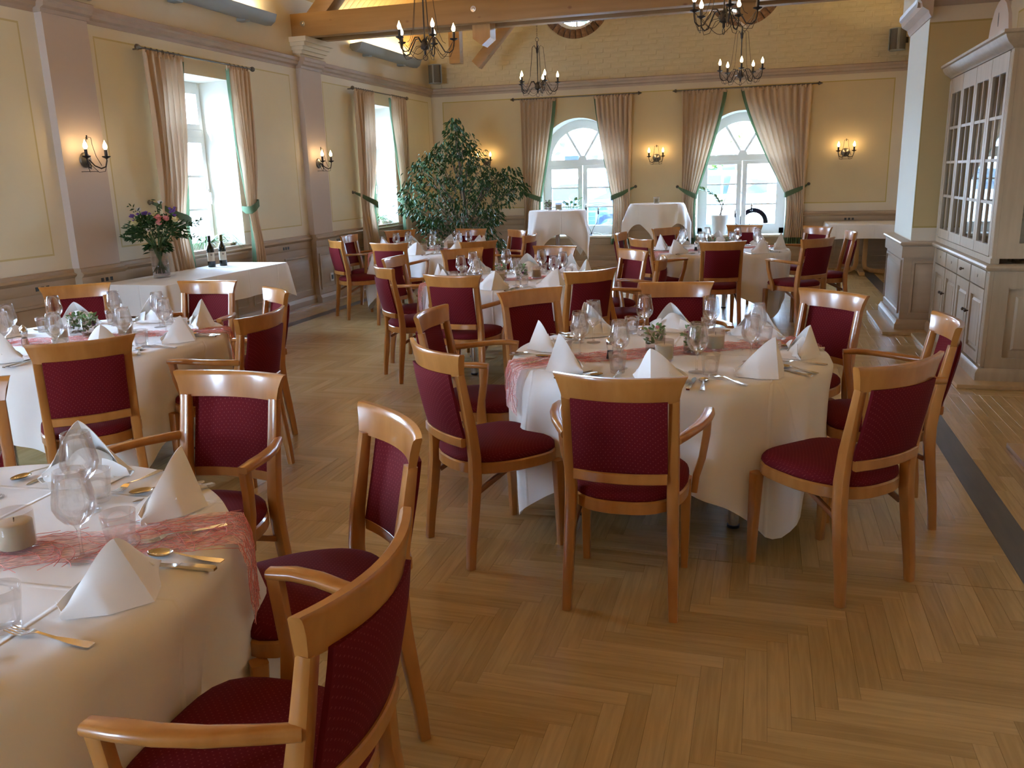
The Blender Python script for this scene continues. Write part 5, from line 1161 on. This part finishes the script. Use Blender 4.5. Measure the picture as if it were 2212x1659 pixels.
for k, (p, d, L, q) in enumerate(leaves):
    if p.z < .42: continue
    if k < 300: o = inst('leaf', lme[k % 4], t, p, (d.to_track_quat('Y', 'Z').to_matrix() @ Matrix.Rotation(rr.uniform(-.8, .8), 3, 'Y')).to_euler(), (L/.1, L/.1, L/.1))
    else: put_leaf(fo, p, d, L, L*.21, rr)
fo.build('foliage', M['leaf'], t, 60)['kind'] = 'stuff'

def spider_plant(x, y, z, lab, s, seed):
    t = thing('spider_plant', lab, 'potted plant', (x, y, z), 0, 'spider plants on window sills'); rr = random.Random(seed); p = MB(); p.lathe([(.0005, 0), (.055, 0), (.075, .115), (.078, .12), (.068, .12), (.066, .10), (.0005, .095)], 22, caps=(False, False)); p.build('pot', M['white_ceramic'], t, 50); lf = MB()
    for k in range(46):
        a = rr.uniform(0, 6.28); L = s*rr.uniform(.22, .42); up = rr.uniform(.5, 1.3); secs = []; n = 7; cx = cos(a); cy = sin(a)
        if cx < 0: cx *= .35
        for i in range(n+1):
            q = i/n; r = L*q*(1-.15*q); h = .10+L*up*(q-q*q*1.05)-(.03*q); w = .008*(1-q**3)+.0008; secs.append([(r*cx-w*sin(a), r*cy+w*cos(a), h+.002), (r*cx, r*cy, h-.002), (r*cx+w*sin(a), r*cy-w*cos(a), h+.002)])
        lf.loft(secs, closed=False)
    lf.build('leaves', M['leaf_light'], t, 60)
spider_plant(-5.98, 8.16, LZ0, 'spider plant in white pot on the sill above the wine bottles', 1.15, 1)
spider_plant(-5.98, 12.45, LZ0, 'spider plant on the sill beside the big indoor tree', 1.15, 2)
t = thing('planter_box', 'small pale wooden planter stand on the sill beside the spider plant and mint curtain', 'stand', (-5.92, 8.42, LZ0)); MB().box(-.07, -.06, .08, .07, .06, .1, ch=.003).build('top_board', M['cab'], t, 40)
for s in (-1, 1): MB().box(-.06, s*.045-.01, 0, .06, s*.045+.01, .08).build('leg', M['cab'], t, 0)
t = thing('planter_box', 'small pale wooden stand on the sill near the big indoor tree', 'stand', (-5.92, 12.75, LZ0)); MB().box(-.07, -.06, .08, .07, .06, .1, ch=.003).build('top_board', M['cab'], t, 40)
for s in (-1, 1): MB().box(-.06, s*.045-.01, 0, .06, s*.045+.01, .08).build('leg', M['cab'], t, 0)
# zamia in a white pot at the white car window
t = thing('sill_plant', 'green arching plant in tall white pot on the white car window sill', 'potted plant', (-.72, YF+.14, ASILL)); t.scale = (1.28, 1.28, 1.28); p = MB(); p.lathe([(.0005, 0), (.085, 0), (.112, .245), (.115, .25), (.1, .25), (.098, .22), (.0005, .215)], 28, caps=(False, False)); p.build('pot', M['white_ceramic'], t, 50)
st = MB(); lf = MB(); rr = random.Random(4)
for pts in ([(0, 0, .22), (.02, 0, .36), (-.03, -.02, .46), (-.14, -.05, .55), (-.26, -.08, .58)], [(.01, .01, .22), (.03, .02, .38), (.06, .02, .45)], [(-.02, 0, .22), (.05, .03, .36), (.02, .0, .42)]):
    st.tube(pts, .006, 6)
    if len(pts) > 3:
        for i in range(16):
            q = .35+.65*i/15; k = min(3, int(q*4)); f_ = q*4-k; a = Vector(pts[k]).lerp(Vector(pts[k+1]), f_); s = -1 if i % 2 else 1; put_leaf(lf, a, (-.3, .25*s, .55*s*.3+.25), .075, .022, rr)
    else:
        for i in range(5): put_leaf(lf, pts[-1], (rr.uniform(-1, 1), rr.uniform(-1, 1), rr.uniform(-.2, .6)), .04, .012, rr)
st.build('stem', M['bark'], t, 60); lf.build('leaves', M['leaf_light'], t, 60)
# cut sprigs on the dark car window sill, behind the standing table
t = thing('sill_plant', 'pale green leafy sprig on the sill behind the standing table with candle', 'potted plant', (-3.28, YF+.10, ASILL)); p = MB(); p.lathe([(.0005, 0), (.06, 0), (.075, .14), (.068, .14), (.0005, .12)], 20, caps=(False, False)); p.build('pot', M['white_ceramic'], t, 50); lf = MB(); sm = MB()
for k in range(34):
    a = rr.uniform(0, 6.28); h = rr.uniform(.3, .62); r = .16*rr.random(); sm.tube([(0, 0, .12), (r*cos(a), r*sin(a), h)], .003, 4); put_leaf(lf, (r*cos(a), r*sin(a), h), (cos(a), sin(a), rr.uniform(-.2, .9)), .09, .028, rr)
sm.build('stems', M['stem'], t, 60); lf.build('leaves', M['leaf_light'], t, 60)

def sill_lamp(x, y, lab, arms):
    t = thing('candle_lamp', lab, 'lamp', (x, y, ASILL), 0, 'small candle lamps on the sills'); b = MB(); b.lathe([(.0005, 0), (.055, 0), (.058, .006), (.04, .016), (.015, .022), (.012, .05), (.0005, .052)], 20, caps=(False, False)); b.build('base', M['black'], t, 50)
    for pts in arms:
        a = MB(); a.tube(pts, .005, 6); ar = a.build('arm', M['iron'], t, 180); e = pts[-1]; c = MB(); c.lathe([(.006, 0), (.024, .008), (.026, .013), (.012, .014), (.0135, .02), (.0135, .06), (.0005, .061)], 12, e); c.build('candle_cup', M['iron'], ar, 40); q = MB(); q.lathe([(.007, 0), (.0165, .012), (.0185, .026), (.015, .042), (.008, .058), (.0008, .075)], 12, (e[0], e[1], e[2]+.06), caps=(True, False)); q.build('bulb', M['white_plastic'], ar, 180)
sill_lamp(-2.9, YF+.08, 'black candle lamp with curved stem on the dark car window sill', [[(0, 0, .04), (.04, 0, .14), (.1, 0, .22), (.12, 0, .33), (.12, 0, .36)], [(0, 0, .04), (-.06, .02, .16), (-.1, .02, .3), (-.1, .02, .42)]])
sill_lamp(-.33, YF+.08, 'black twin candle lamp on the white car window sill', [[(0, 0, .04), (-.06, 0, .12), (-.13, 0, .18), (-.14, 0, .28)], [(0, 0, .04), (.07, 0, .12), (.12, 0, .2), (.12, 0, .38)]])
c = MB(); c.tube([(-2.74+.14*sin(k*.5), YF+.06+.05*cos(k*.4), ASILL+.006+.04*max(0, sin(k*.7))) for k in range(14)], .0035, 5); tag(c.build('lamp_cord', M['cord'], None, 180), 'white looped lamp cable on the dark car window sill', 'cord')

# ---------------------------------------------------------------- glazed cabinet, steps
CX, CY0, CY1, CD = 1.585, 6.81, 8.93, .44
cab = thing('glazed_cabinet', 'tall limed oak cabinet with glazed doors, drawers and moulded cornice', 'cabinet', (CX, CY0, 0)); W = CY1-CY0; D = XR-CX
MB().box(.02, .02, 0, D, W, .84).build('base_body', M['cab'], cab, 0)
def side_prof(pr, name, mat=None):   # moulding round the front (x=0 side) and near end (y=0 side)
    mb = MB(); mb.loft([[(-n_, W, z) for n_, z in pr], [(-n_, -n_, z) for n_, z in pr], [(D, -n_, z) for n_, z in pr]], closed=True); return mb.build(name, mat or M['cab'], cab, 30)
side_prof([(-.03, .0), (.03, .0), (.03, .085), (.02, .105), (.008, .12), (-.03, .12)], 'plinth')
side_prof([(-.05, .84), (.012, .84), (.028, .852), (.034, .866), (.028, .88), (.012, .888), (-.05, .89)], 'counter')
side_prof([(-.05, 2.36), (.004, 2.36), (.012, 2.372), (.02, 2.378), (.05, 2.40), (.07, 2.43), (.075, 2.447), (.09, 2.455), (.09, 2.475), (-.05, 2.475)], 'cornice')
MB().box(.03, .03, 2.34, D, W, 2.46).build('top_panel', M['cab'], cab, 0)
MB().box(D-.02, .02, .89, D, W, 2.35).build('back_board', M['cab_in'], cab, 0)
MB().box(.03, W-.02, .89, D, W, 2.35).build('far_side', M['cab'], cab, 0)
for z in (1.22, 1.56, 1.9): MB().box(.06, .04, z-.01, D-.02, W-.03, z+.01).build('shelf', M['cab_in'], cab, 0)
def fluted(y0, y1, z0, z1):
    mb = MB(); n = 5; mb.box(.004, y0, z0, .03, y1, z1)
    for k in range(n): w = (y1-y0)/n; mb.tube([(.004, y0+w*(k+.5), z0+.02), (.004, y0+w*(k+.5), z1-.02)], w*.42, 6)
    mb.build('fluted_post', M['cab'], cab, 50)
fluted(0.0, .075, .93, 2.36); fluted(0, .075, .13, .84); fluted(W-.075, W, .93, 2.36); fluted(W-.075, W, .13, .84)
MB().box(.002, .02, .89, .06, W, .935).build('lower_rail', M['cab'], cab, 0)
n = 4; y0, y1 = .085, W-.085; w = (y1-y0)/n
for k in range(n):
    a, b = y0+k*w+.004, y0+(k+1)*w-.004; d = MB()
    for q in ((a, a+.055, .94, 2.355), (b-.055, b, .94, 2.355)): d.box(.0, q[0], q[2], .03, q[1], q[3])
    d.box(.0, a+.055, .94, .03, b-.055, 1.02); d.box(.0, a+.055, 2.22, .03, b-.055, 2.355); door = d.build('glazed_door', M['cab'], cab, 0)
    MB().box(.003, (a+b)/2-.011, 1.02, .028, (a+b)/2+.011, 2.22).build('muntin', M['cab'], door, 0)
    for z in (1.32, 1.62, 1.92): MB().box(.004, a+.055, z-.011, .0275, b-.055, z+.011).build('muntin', M['cab'], door, 0)
    MB().box(.013, a+.05, 1.01, .017, b-.05, 2.23).build('pane', M['pane_cab'], door, 0)
    dr = MB().box(-.002, a+.01, .70, .025, b-.01, .83, ch=.004).build('drawer', M['cab'], cab, 40)
    if k == 1: kb = MB(); kb.lathe([(.006, 0), (.006, .012), (.013, .018), (.014, .028), (.006, .034), (.0005, .035)], 14, caps=(True, False)); kb.xf(Matrix.Translation((-.002, (a+b)/2, .77)) @ Matrix.Rotation(-pi/2, 4, 'Y')); kb.build('knob', M['knob'], dr, 50)
    else: MB().lathe([(.0005, .0), (.007, .0), (.007, .002), (.0005, .002)], 10).xf(Matrix.Translation((-.002, (a+b)/2, .77)) @ Matrix.Rotation(-pi/2, 4, 'Y') @ Matrix.Diagonal((1.6, 1, 1, 1))).build('keyhole', M['knob'], dr, 40)
    l = MB(); z0, z1 = .135, .69
    for q in ((a+.01, a+.075), (b-.075, b-.01)): l.box(.0, q[0], z0, .03, q[1], z1)
    l.box(.0, a+.075, z0, .03, b-.075, z0+.075); l.box(.0, a+.075, z1-.075, .03, b-.075, z1); dl = l.build('cupboard_door', M['cab'], cab, 0)
    pn = MB(); A, B, C_, E_ = a+.07, b-.07, z0+.07, z1-.07
    rg = lambda i, x: [(x, A+i, C_+i), (x, B-i, C_+i), (x, B-i, E_-i), (x, A+i, E_-i)]
    pn.loft([rg(0, .03), rg(0, .018), rg(.03, .018), rg(.045, .004)]); pn.build('door_panel', M['cab'], dl, 0)
    kb = MB(); kb.lathe([(.006, 0), (.006, .012), (.013, .018), (.014, .028), (.006, .034), (.0005, .035)], 14, caps=(True, False)); kb.xf(Matrix.Translation((.0, (b-.042) if k % 2 == 0 else (a+.042), .47)) @ Matrix.Rotation(-pi/2, 4, 'Y')); kb.build('knob', M['knob'], dl, 50)
# near end: glazed above, panelled below
e = MB(); e.box(.031, .001, .93, .17, .03, 2.36); e.box(D-.03, .001, .93, D, .03, 2.36); e.box(.17, .001, .93, D-.03, .03, 1.04); e.box(.17, .001, 2.2, D-.03, .03, 2.36); en = e.build('end_frame', M['cab'], cab, 0); MB().box(.165, .012, 1.03, D-.02, .016, 2.21).build('pane', M['pane_cab'], en, 0)
e = MB(); e.box(.031, .001, .115, .14, .03, .845); e.box(.14, .001, .115, D, .03, .2); e.box(.14, .001, .71, D, .03, .845); e.build('end_panel_frame', M['cab'], cab, 0)
pn = MB(); rg = lambda i, y: [(.135+i, y, .195+i), (D+.3, y, .195+i), (D+.3, y, .715-i), (.135+i, y, .715-i)]
pn.loft([rg(0, .026), rg(.05, .026), rg(.075, .010)]); pn.build('end_panel', M['cab'], cab, 0); MB().box(.30, -.002, .76, .36, .03, .80).build('vent_slot', M['black'], cab, 0)
# glassware stored behind the near pane
for i, (z, nx, ny, me_) in enumerate(((.891, 3, 4, tumb), (1.231, 3, 3, wine), (1.571, 3, 3, tumb), (1.911, 3, 3, wine))):
    for a in range(nx):
        for b in range(ny):
            o = inst('stored_glass', me_, None, (CX+.19+a*.095, CY0+.09+b*.11, z)); tag(o, 'stored glass on the %s shelf behind the near cabinet pane' % ('lowest', 'second', 'third', 'top')[i], 'glass', 'glassware in the cabinet')
t = thing('arched_board', 'pale round-topped board with a dark oval slot standing on the cabinet top', 'board', (CX+.16, 8.0, 2.477)); pr = [(-.33, 0), (-.32, .12), (-.27, .24), (-.18, .33), (-.08, .375), (0, .385), (.08, .375), (.18, .33), (.27, .24), (.32, .12), (.33, 0)]
MB().loft([[(-.012, -a, z) for a, z in pr], [(.012, -a, z) for a, z in pr]]).build('board', M['pilaster'], t, 30)
MB().loft([[(-.0135, .03+.012*cos(2*pi*k/12)+.01*sin(2*pi*k/12)*.5, .24+.055*sin(2*pi*k/12)) for k in range(12)], [(-.0115, .03+.012*cos(2*pi*k/12)+.01*sin(2*pi*k/12)*.5, .24+.055*sin(2*pi*k/12)) for k in range(12)]]).build('slot', M['black'], t, 0)
# pillar plinth with cap, panels and vents
pr0, pr1, py0, py1 = 1.31, XR, 8.935, 10.15
pil = tag(bpy.data.objects.new('trim_6', None), kind='structure'); COL.objects.link(pil); pil.location = (0, 0, 0)
MB().box(pr0+.012, py0+.012, 0, pr1, py1-.012, .86).build('pillar_base', M['dado'], pil, 0)
def pil_prof(pr, name):
    mb = MB(); mb.loft([[(pr1, py1+n_, z) for n_, z in pr], [(pr0-n_, py1+n_, z) for n_, z in pr], [(pr0-n_, py0-n_, z) for n_, z in pr], [(pr1, py0-n_, z) for n_, z in pr]]); mb.build(name, M['dado'], pil, 30)
pil_prof([(-.03, 0), (.03, 0), (.03, .08), (.018, .10), (.01, .125), (-.03, .125)], 'skirting'); pil_prof([(-.03, .845), (.016, .845), (.03, .858), (.034, .87), (.028, .882), (.0, .888), (-.08, .889)], 'dado_cap'); pil_prof([(-.03, .73), (.01, .73), (.01, .84), (-.03, .84)], 'frieze')
def raised(P4, name, par, mat):  # P4: origin, u, v, n vectors with sizes
    o, u, v, nn = map(Vector, P4); mb = MB()
    def rg(i, h): lu, lv = u.length, v.length; uu, vv = u.normalized(), v.normalized(); return [o+uu*i+vv*i+nn*h, o+uu*(lu-i)+vv*i+nn*h, o+uu*(lu-i)+vv*(lv-i)+nn*h, o+uu*i+vv*(lv-i)+nn*h]
    mb.loft([rg(0, -.002), rg(0, .014), rg(.022, .014), rg(.03, .003), rg(.06, .003), rg(.08, .012)]); mb.build(name, mat, par, 25)
raised(((pr0+.012, py0+.09, .17), (0, py1-py0-.18, 0), (0, 0, .53), (-1, 0, 0)), 'dado_panel', pil, M['dado']); raised(((pr0+.09, py0+.012, .17), (.42, 0, 0), (0, 0, .53), (0, -1, 0)), 'dado_panel', pil, M['dado'])
for k in range(3): MB().box(pr0-.002, py0+.28+k*.07, .785, pr0+.012, py0+.32+k*.07, .815).build('vent_slot', M['black'], pil, 0)
for i, (a, b, c_, d_) in enumerate(((1.155, 8.74, XR, 10.12), (1.41, 6.63, XR, 8.73), (1.40, 3.0, XR, 5.22))):
    tag(MB().box(a, b, 0, c_, d_, .03, ch=.004).build('step_board', M['step'], None, 40), ('low oak platform under the pillar base', 'low oak platform under the glazed cabinet', 'low oak platform at the edge of the view')[i], 'platform', 'oak platforms')

# ---------------------------------------------------------------- outside the arched windows
GZ = .10
struct(MB().box(-60, YF+.46, GZ-.2, 60, 120, GZ).build('ground', M['asphalt'], None, 0)); struct(MB().box(-80, -60, GZ-.6, XL-TH-.01, YF+.45, GZ-.1).build('ground', M['asphalt'], None, 0))
def car(x, y, L, Hh, paint, lab, van=False, rot=0.0):
    t = thing('van' if van else 'car', lab, 'van' if van else 'car', (x, y, GZ), rot, None); Wd = .88
    if van: st = [(-.5, .35, .8, .8), (-.495, .3, .95, .95), (-.42, .22, 1.02, 1.02), (-.33, .2, 1.12, Hh*.9), (-.24, .2, 1.15, Hh), (.3, .2, 1.15, Hh), (.49, .22, 1.15, Hh*.98), (.5, .35, 1.1, Hh*.9)]
    else: st = [(-.5, .38, .58, .58), (-.49, .28, .72, .72), (-.4, .2, .86, .86), (-.27, .18, .92, .93), (-.13, .18, .94, Hh*.93), (.0, .18, .95, Hh), (.22, .18, .96, Hh*.99), (.38, .2, .97, Hh*.88), (.47, .26, .96, .98), (.5, .4, .85, .86)]
    mb = MB(); secs = []
    for u, zb, zl, zr in st:
        hw = Wd*(1-.35*max(0, abs(u)*2-.82)/.18*.5); tw = hw*(.80 if zr > zl+.1 else .96)
        secs.append([(u*L, -hw*.9, zb), (u*L, -hw, zb+.12), (u*L, -hw, zl-.05), (u*L, -hw*.97, zl), (u*L, -tw, zr-.06), (u*L, -tw*.9, zr), (u*L, tw*.9, zr), (u*L, tw, zr-.06), (u*L, hw*.97, zl), (u*L, hw, zl-.05), (u*L, hw, zb+.12), (u*L, hw*.9, zb)])
    mb.loft(secs); mb.build('body', M[paint], t, 35)
    for s in (-1, 1):
        wins = ((-.2, -.06), (-.05, .14), (.15, .36)) if not van else ((-.33, -.2), (-.18, .05))
        for a, b in wins:
            def zr(u): 
                for i in range(len(st)-1):
                    if st[i][0] <= u <= st[i+1][0]: f_ = (u-st[i][0])/(st[i+1][0]-st[i][0]); return st[i][3]+(st[i+1][3]-st[i][3])*f_
            m = MB(); zb = (.98 if not van else 1.2)
            def pt(u, z): zt = zr(u)-.06; f_ = (z-.95)/max(.05, zt-.95); hw = Wd*.97+(Wd*.8-Wd*.97)*f_; return (u*L, s*(hw+.006), z)
            za, zc = max(zb+.02, zr(a)-.10), max(zb+.02, zr(b)-.10); m.add([pt(a, zb), pt(b, zb), pt(b, zc), pt(a, za)], [(0, 1, 2, 3)]); m.build('side_window', M['car_glass'], t, 0)
        MB().box(-.05*L, s*Wd-.012, .84, -.05*L+.14, s*Wd+.012, .87).build('door_handle', M['black'] if van else M[paint], t, 0)
        for u in (-.31, .3):
            w = MB(); w.lathe([(.22, -.1), (.32, -.1), (.345, -.07), (.345, .07), (.32, .1), (.22, .1)], 32, caps=(False, False)); w.xf(Matrix.Translation((u*L, s*(Wd-.1), .345)) @ Matrix.Rotation(pi/2, 4, 'X')); wo = w.build('wheel', M['tyre'], t, 50)
            r = MB(); sg = 1 if s > 0 else -1
            r.lathe([(.0005, .05), (.05, .06), (.05, .09), (.0005, .095)], 16, caps=(False, False)); r.lathe([(.2, -.08), (.232, -.08), (.232, .09), (.22, .1), (.2, .09)], 32, caps=(False, False))
            for k in range(5):
                a = 2*pi*k/5; r.loft([[(ro*cos(a)-e*sin(a), ro*sin(a)+e*cos(a), z) for e, z in ((-w_, .055), (w_, .055), (w_, .09), (-w_, .09))] for ro, w_ in ((.03, .05), (.21, .035))])
            r.xf(Matrix.Translation((u*L, s*(Wd-.1), .345)) @ Matrix.Rotation(-s*pi/2*-1 if s < 0 else -pi/2, 4, 'X')); r.build('rim', M['rim'], wo, 40)
            d_ = MB(); d_.lathe([(.0005, 0), (.21, 0), (.21, .01), (.0005, .01)], 24, caps=(False, False)); d_.xf(Matrix.Translation((u*L, s*(Wd-.1), .345)) @ Matrix.Rotation(pi/2, 4, 'X')); d_.build('brake_disc', M['tyre'], wo, 40)
        MB().box(.43*L, s*Wd*.86-.03, .80, .492*L, s*Wd*.93+.012, .98, ch=.01).build('tail_light', M['red_lens'], t, 40)
        MB().box(-.497*L, s*Wd*.7-.12, .58, -.47*L, s*Wd*.7+.14, .70, ch=.01).build('headlight', M['white_plastic'], t, 40)
    MB().box(-.502*L, -.4, .4, -.48*L, .4, .56).build('grille', M['black'], t, 0); MB().box(-.505*L, -.2, .32, -.49*L, .2, .4).build('number_plate', M['white_plastic'], t, 0)
    return t
car(-1.62, 20.9, 4.6, 1.52, 'car_white', 'white parked car seen through the arched window beside the corner side table')
car(-4.6, 18.9, 4.3, 1.42, 'car_dark', 'dark blue parked car seen through the window behind the standing table', rot=radians(8))
car(-4.6, 23.6, 5.2, 2.1, 'car_white', 'white van parked behind the dark blue car outside', van=True)
car(-9.0, 26.5, 4.4, 1.7, 'car_red', 'red vehicle parked behind the tree trunk outside', rot=radians(4))
def trunk(x, y, r, h, lab, seed):
    t = thing('tree', lab, 'tree', (x, y, GZ)); rr = random.Random(seed); mb = MB(); mb.tube([(0, 0, 0), (.03, 0, .5), (0, .04, 1.6), (.06, 0, 3), (.02, 0, h)], [r*1.3, r, r*.92, r*.85, r*.6], 14); mb.build('trunk', M['bark'], t, 60); fo = MB()
    for k in range(260):
        d = Vector((rr.gauss(0, 1.3), rr.gauss(0, 1.2), rr.gauss(0, .8))); put_leaf(fo, d+Vector((0, 0, h)), (rr.uniform(-1, 1), rr.uniform(-1, 1), rr.uniform(-1, .4)), .28, .10, rr)
    for k in range(60): put_leaf(fo, (rr.uniform(-r, r)*2.4, -r-rr.random()*.3, rr.uniform(1.9, 3.6)), (rr.uniform(-1, 1), -.3, rr.uniform(-1, 1)), .22, .08, rr)
    fo.build('foliage', M['leaf_out'], t, 60)['kind'] = 'stuff'
M['leaf_out'] = vary(pmat('outdoor_leaves', (.05, .10, .02), .5), (.025, .065, .012), (.10, .14, .03), (2, 2, 2), 2)  # own green of the outdoor tree and hedge leaves
trunk(-5.35, 22.0, .30, 4.6, 'thick tree trunk between the parked cars outside the dark car window', 1); trunk(-.62, 25.5, .27, 4.8, 'thick tree trunk outside the window with the white car', 2)
def hedge(x0, x1, y, h, lab, seed):
    rr = random.Random(seed); t = thing('hedge', lab, 'hedge', ((x0+x1)/2, y, GZ)); c = MB(); c.box(-(x1-x0)/2, -.4, 0, (x1-x0)/2, .4, h*.85, ch=.15); c.build('inner_branches', M['hedge'], t, 60); fo = MB()
    for k in range(int(420*(x1-x0)/3)): put_leaf(fo, (rr.uniform(-(x1-x0)/2, (x1-x0)/2), -.42+rr.uniform(-.15, .1), h*rr.random()**.8), (rr.uniform(-1, 1), -.6, rr.uniform(-.6, 1)), .16, .06, rr)
    fo.build('foliage', M['leaf_out'], t, 60)['kind'] = 'stuff'
hedge(-7, -1.4, 29, 2.0, 'clipped green hedge behind the parked cars outside', 1); hedge(.3, 6, 29, 2.3, 'taller green hedge behind the white car outside', 2)
b = thing('brick_house', 'pale pink brick house far behind the hedge outside', 'building', (-3, 42, GZ)); MB().box(-6, 0, 0, 4.2, 6, 3.6).build('wall', M['facade'], b, 0)
for x in (-4.2, -1.6, 1.2):
    for z in (1,):
        f_ = MB().box(x-.55, -.05, z, x+.55, .02, z+1.5).build('window', M['white_frame'], b, 0); MB().box(x-.45, -.07, z+.1, x+.45, -.05, z+1.4).build('pane', M['car_glass'], f_, 0)
r = MB(); r.loft([[(-6.4, -.4, 3.6), (4.6, -.4, 3.6)], [(-6.4, 3, 5.2), (4.6, 3, 5.2)], [(-6.4, 6.4, 3.6), (4.6, 6.4, 3.6)]], closed=False); r.build('roof', M['red_brick'], b, 0)
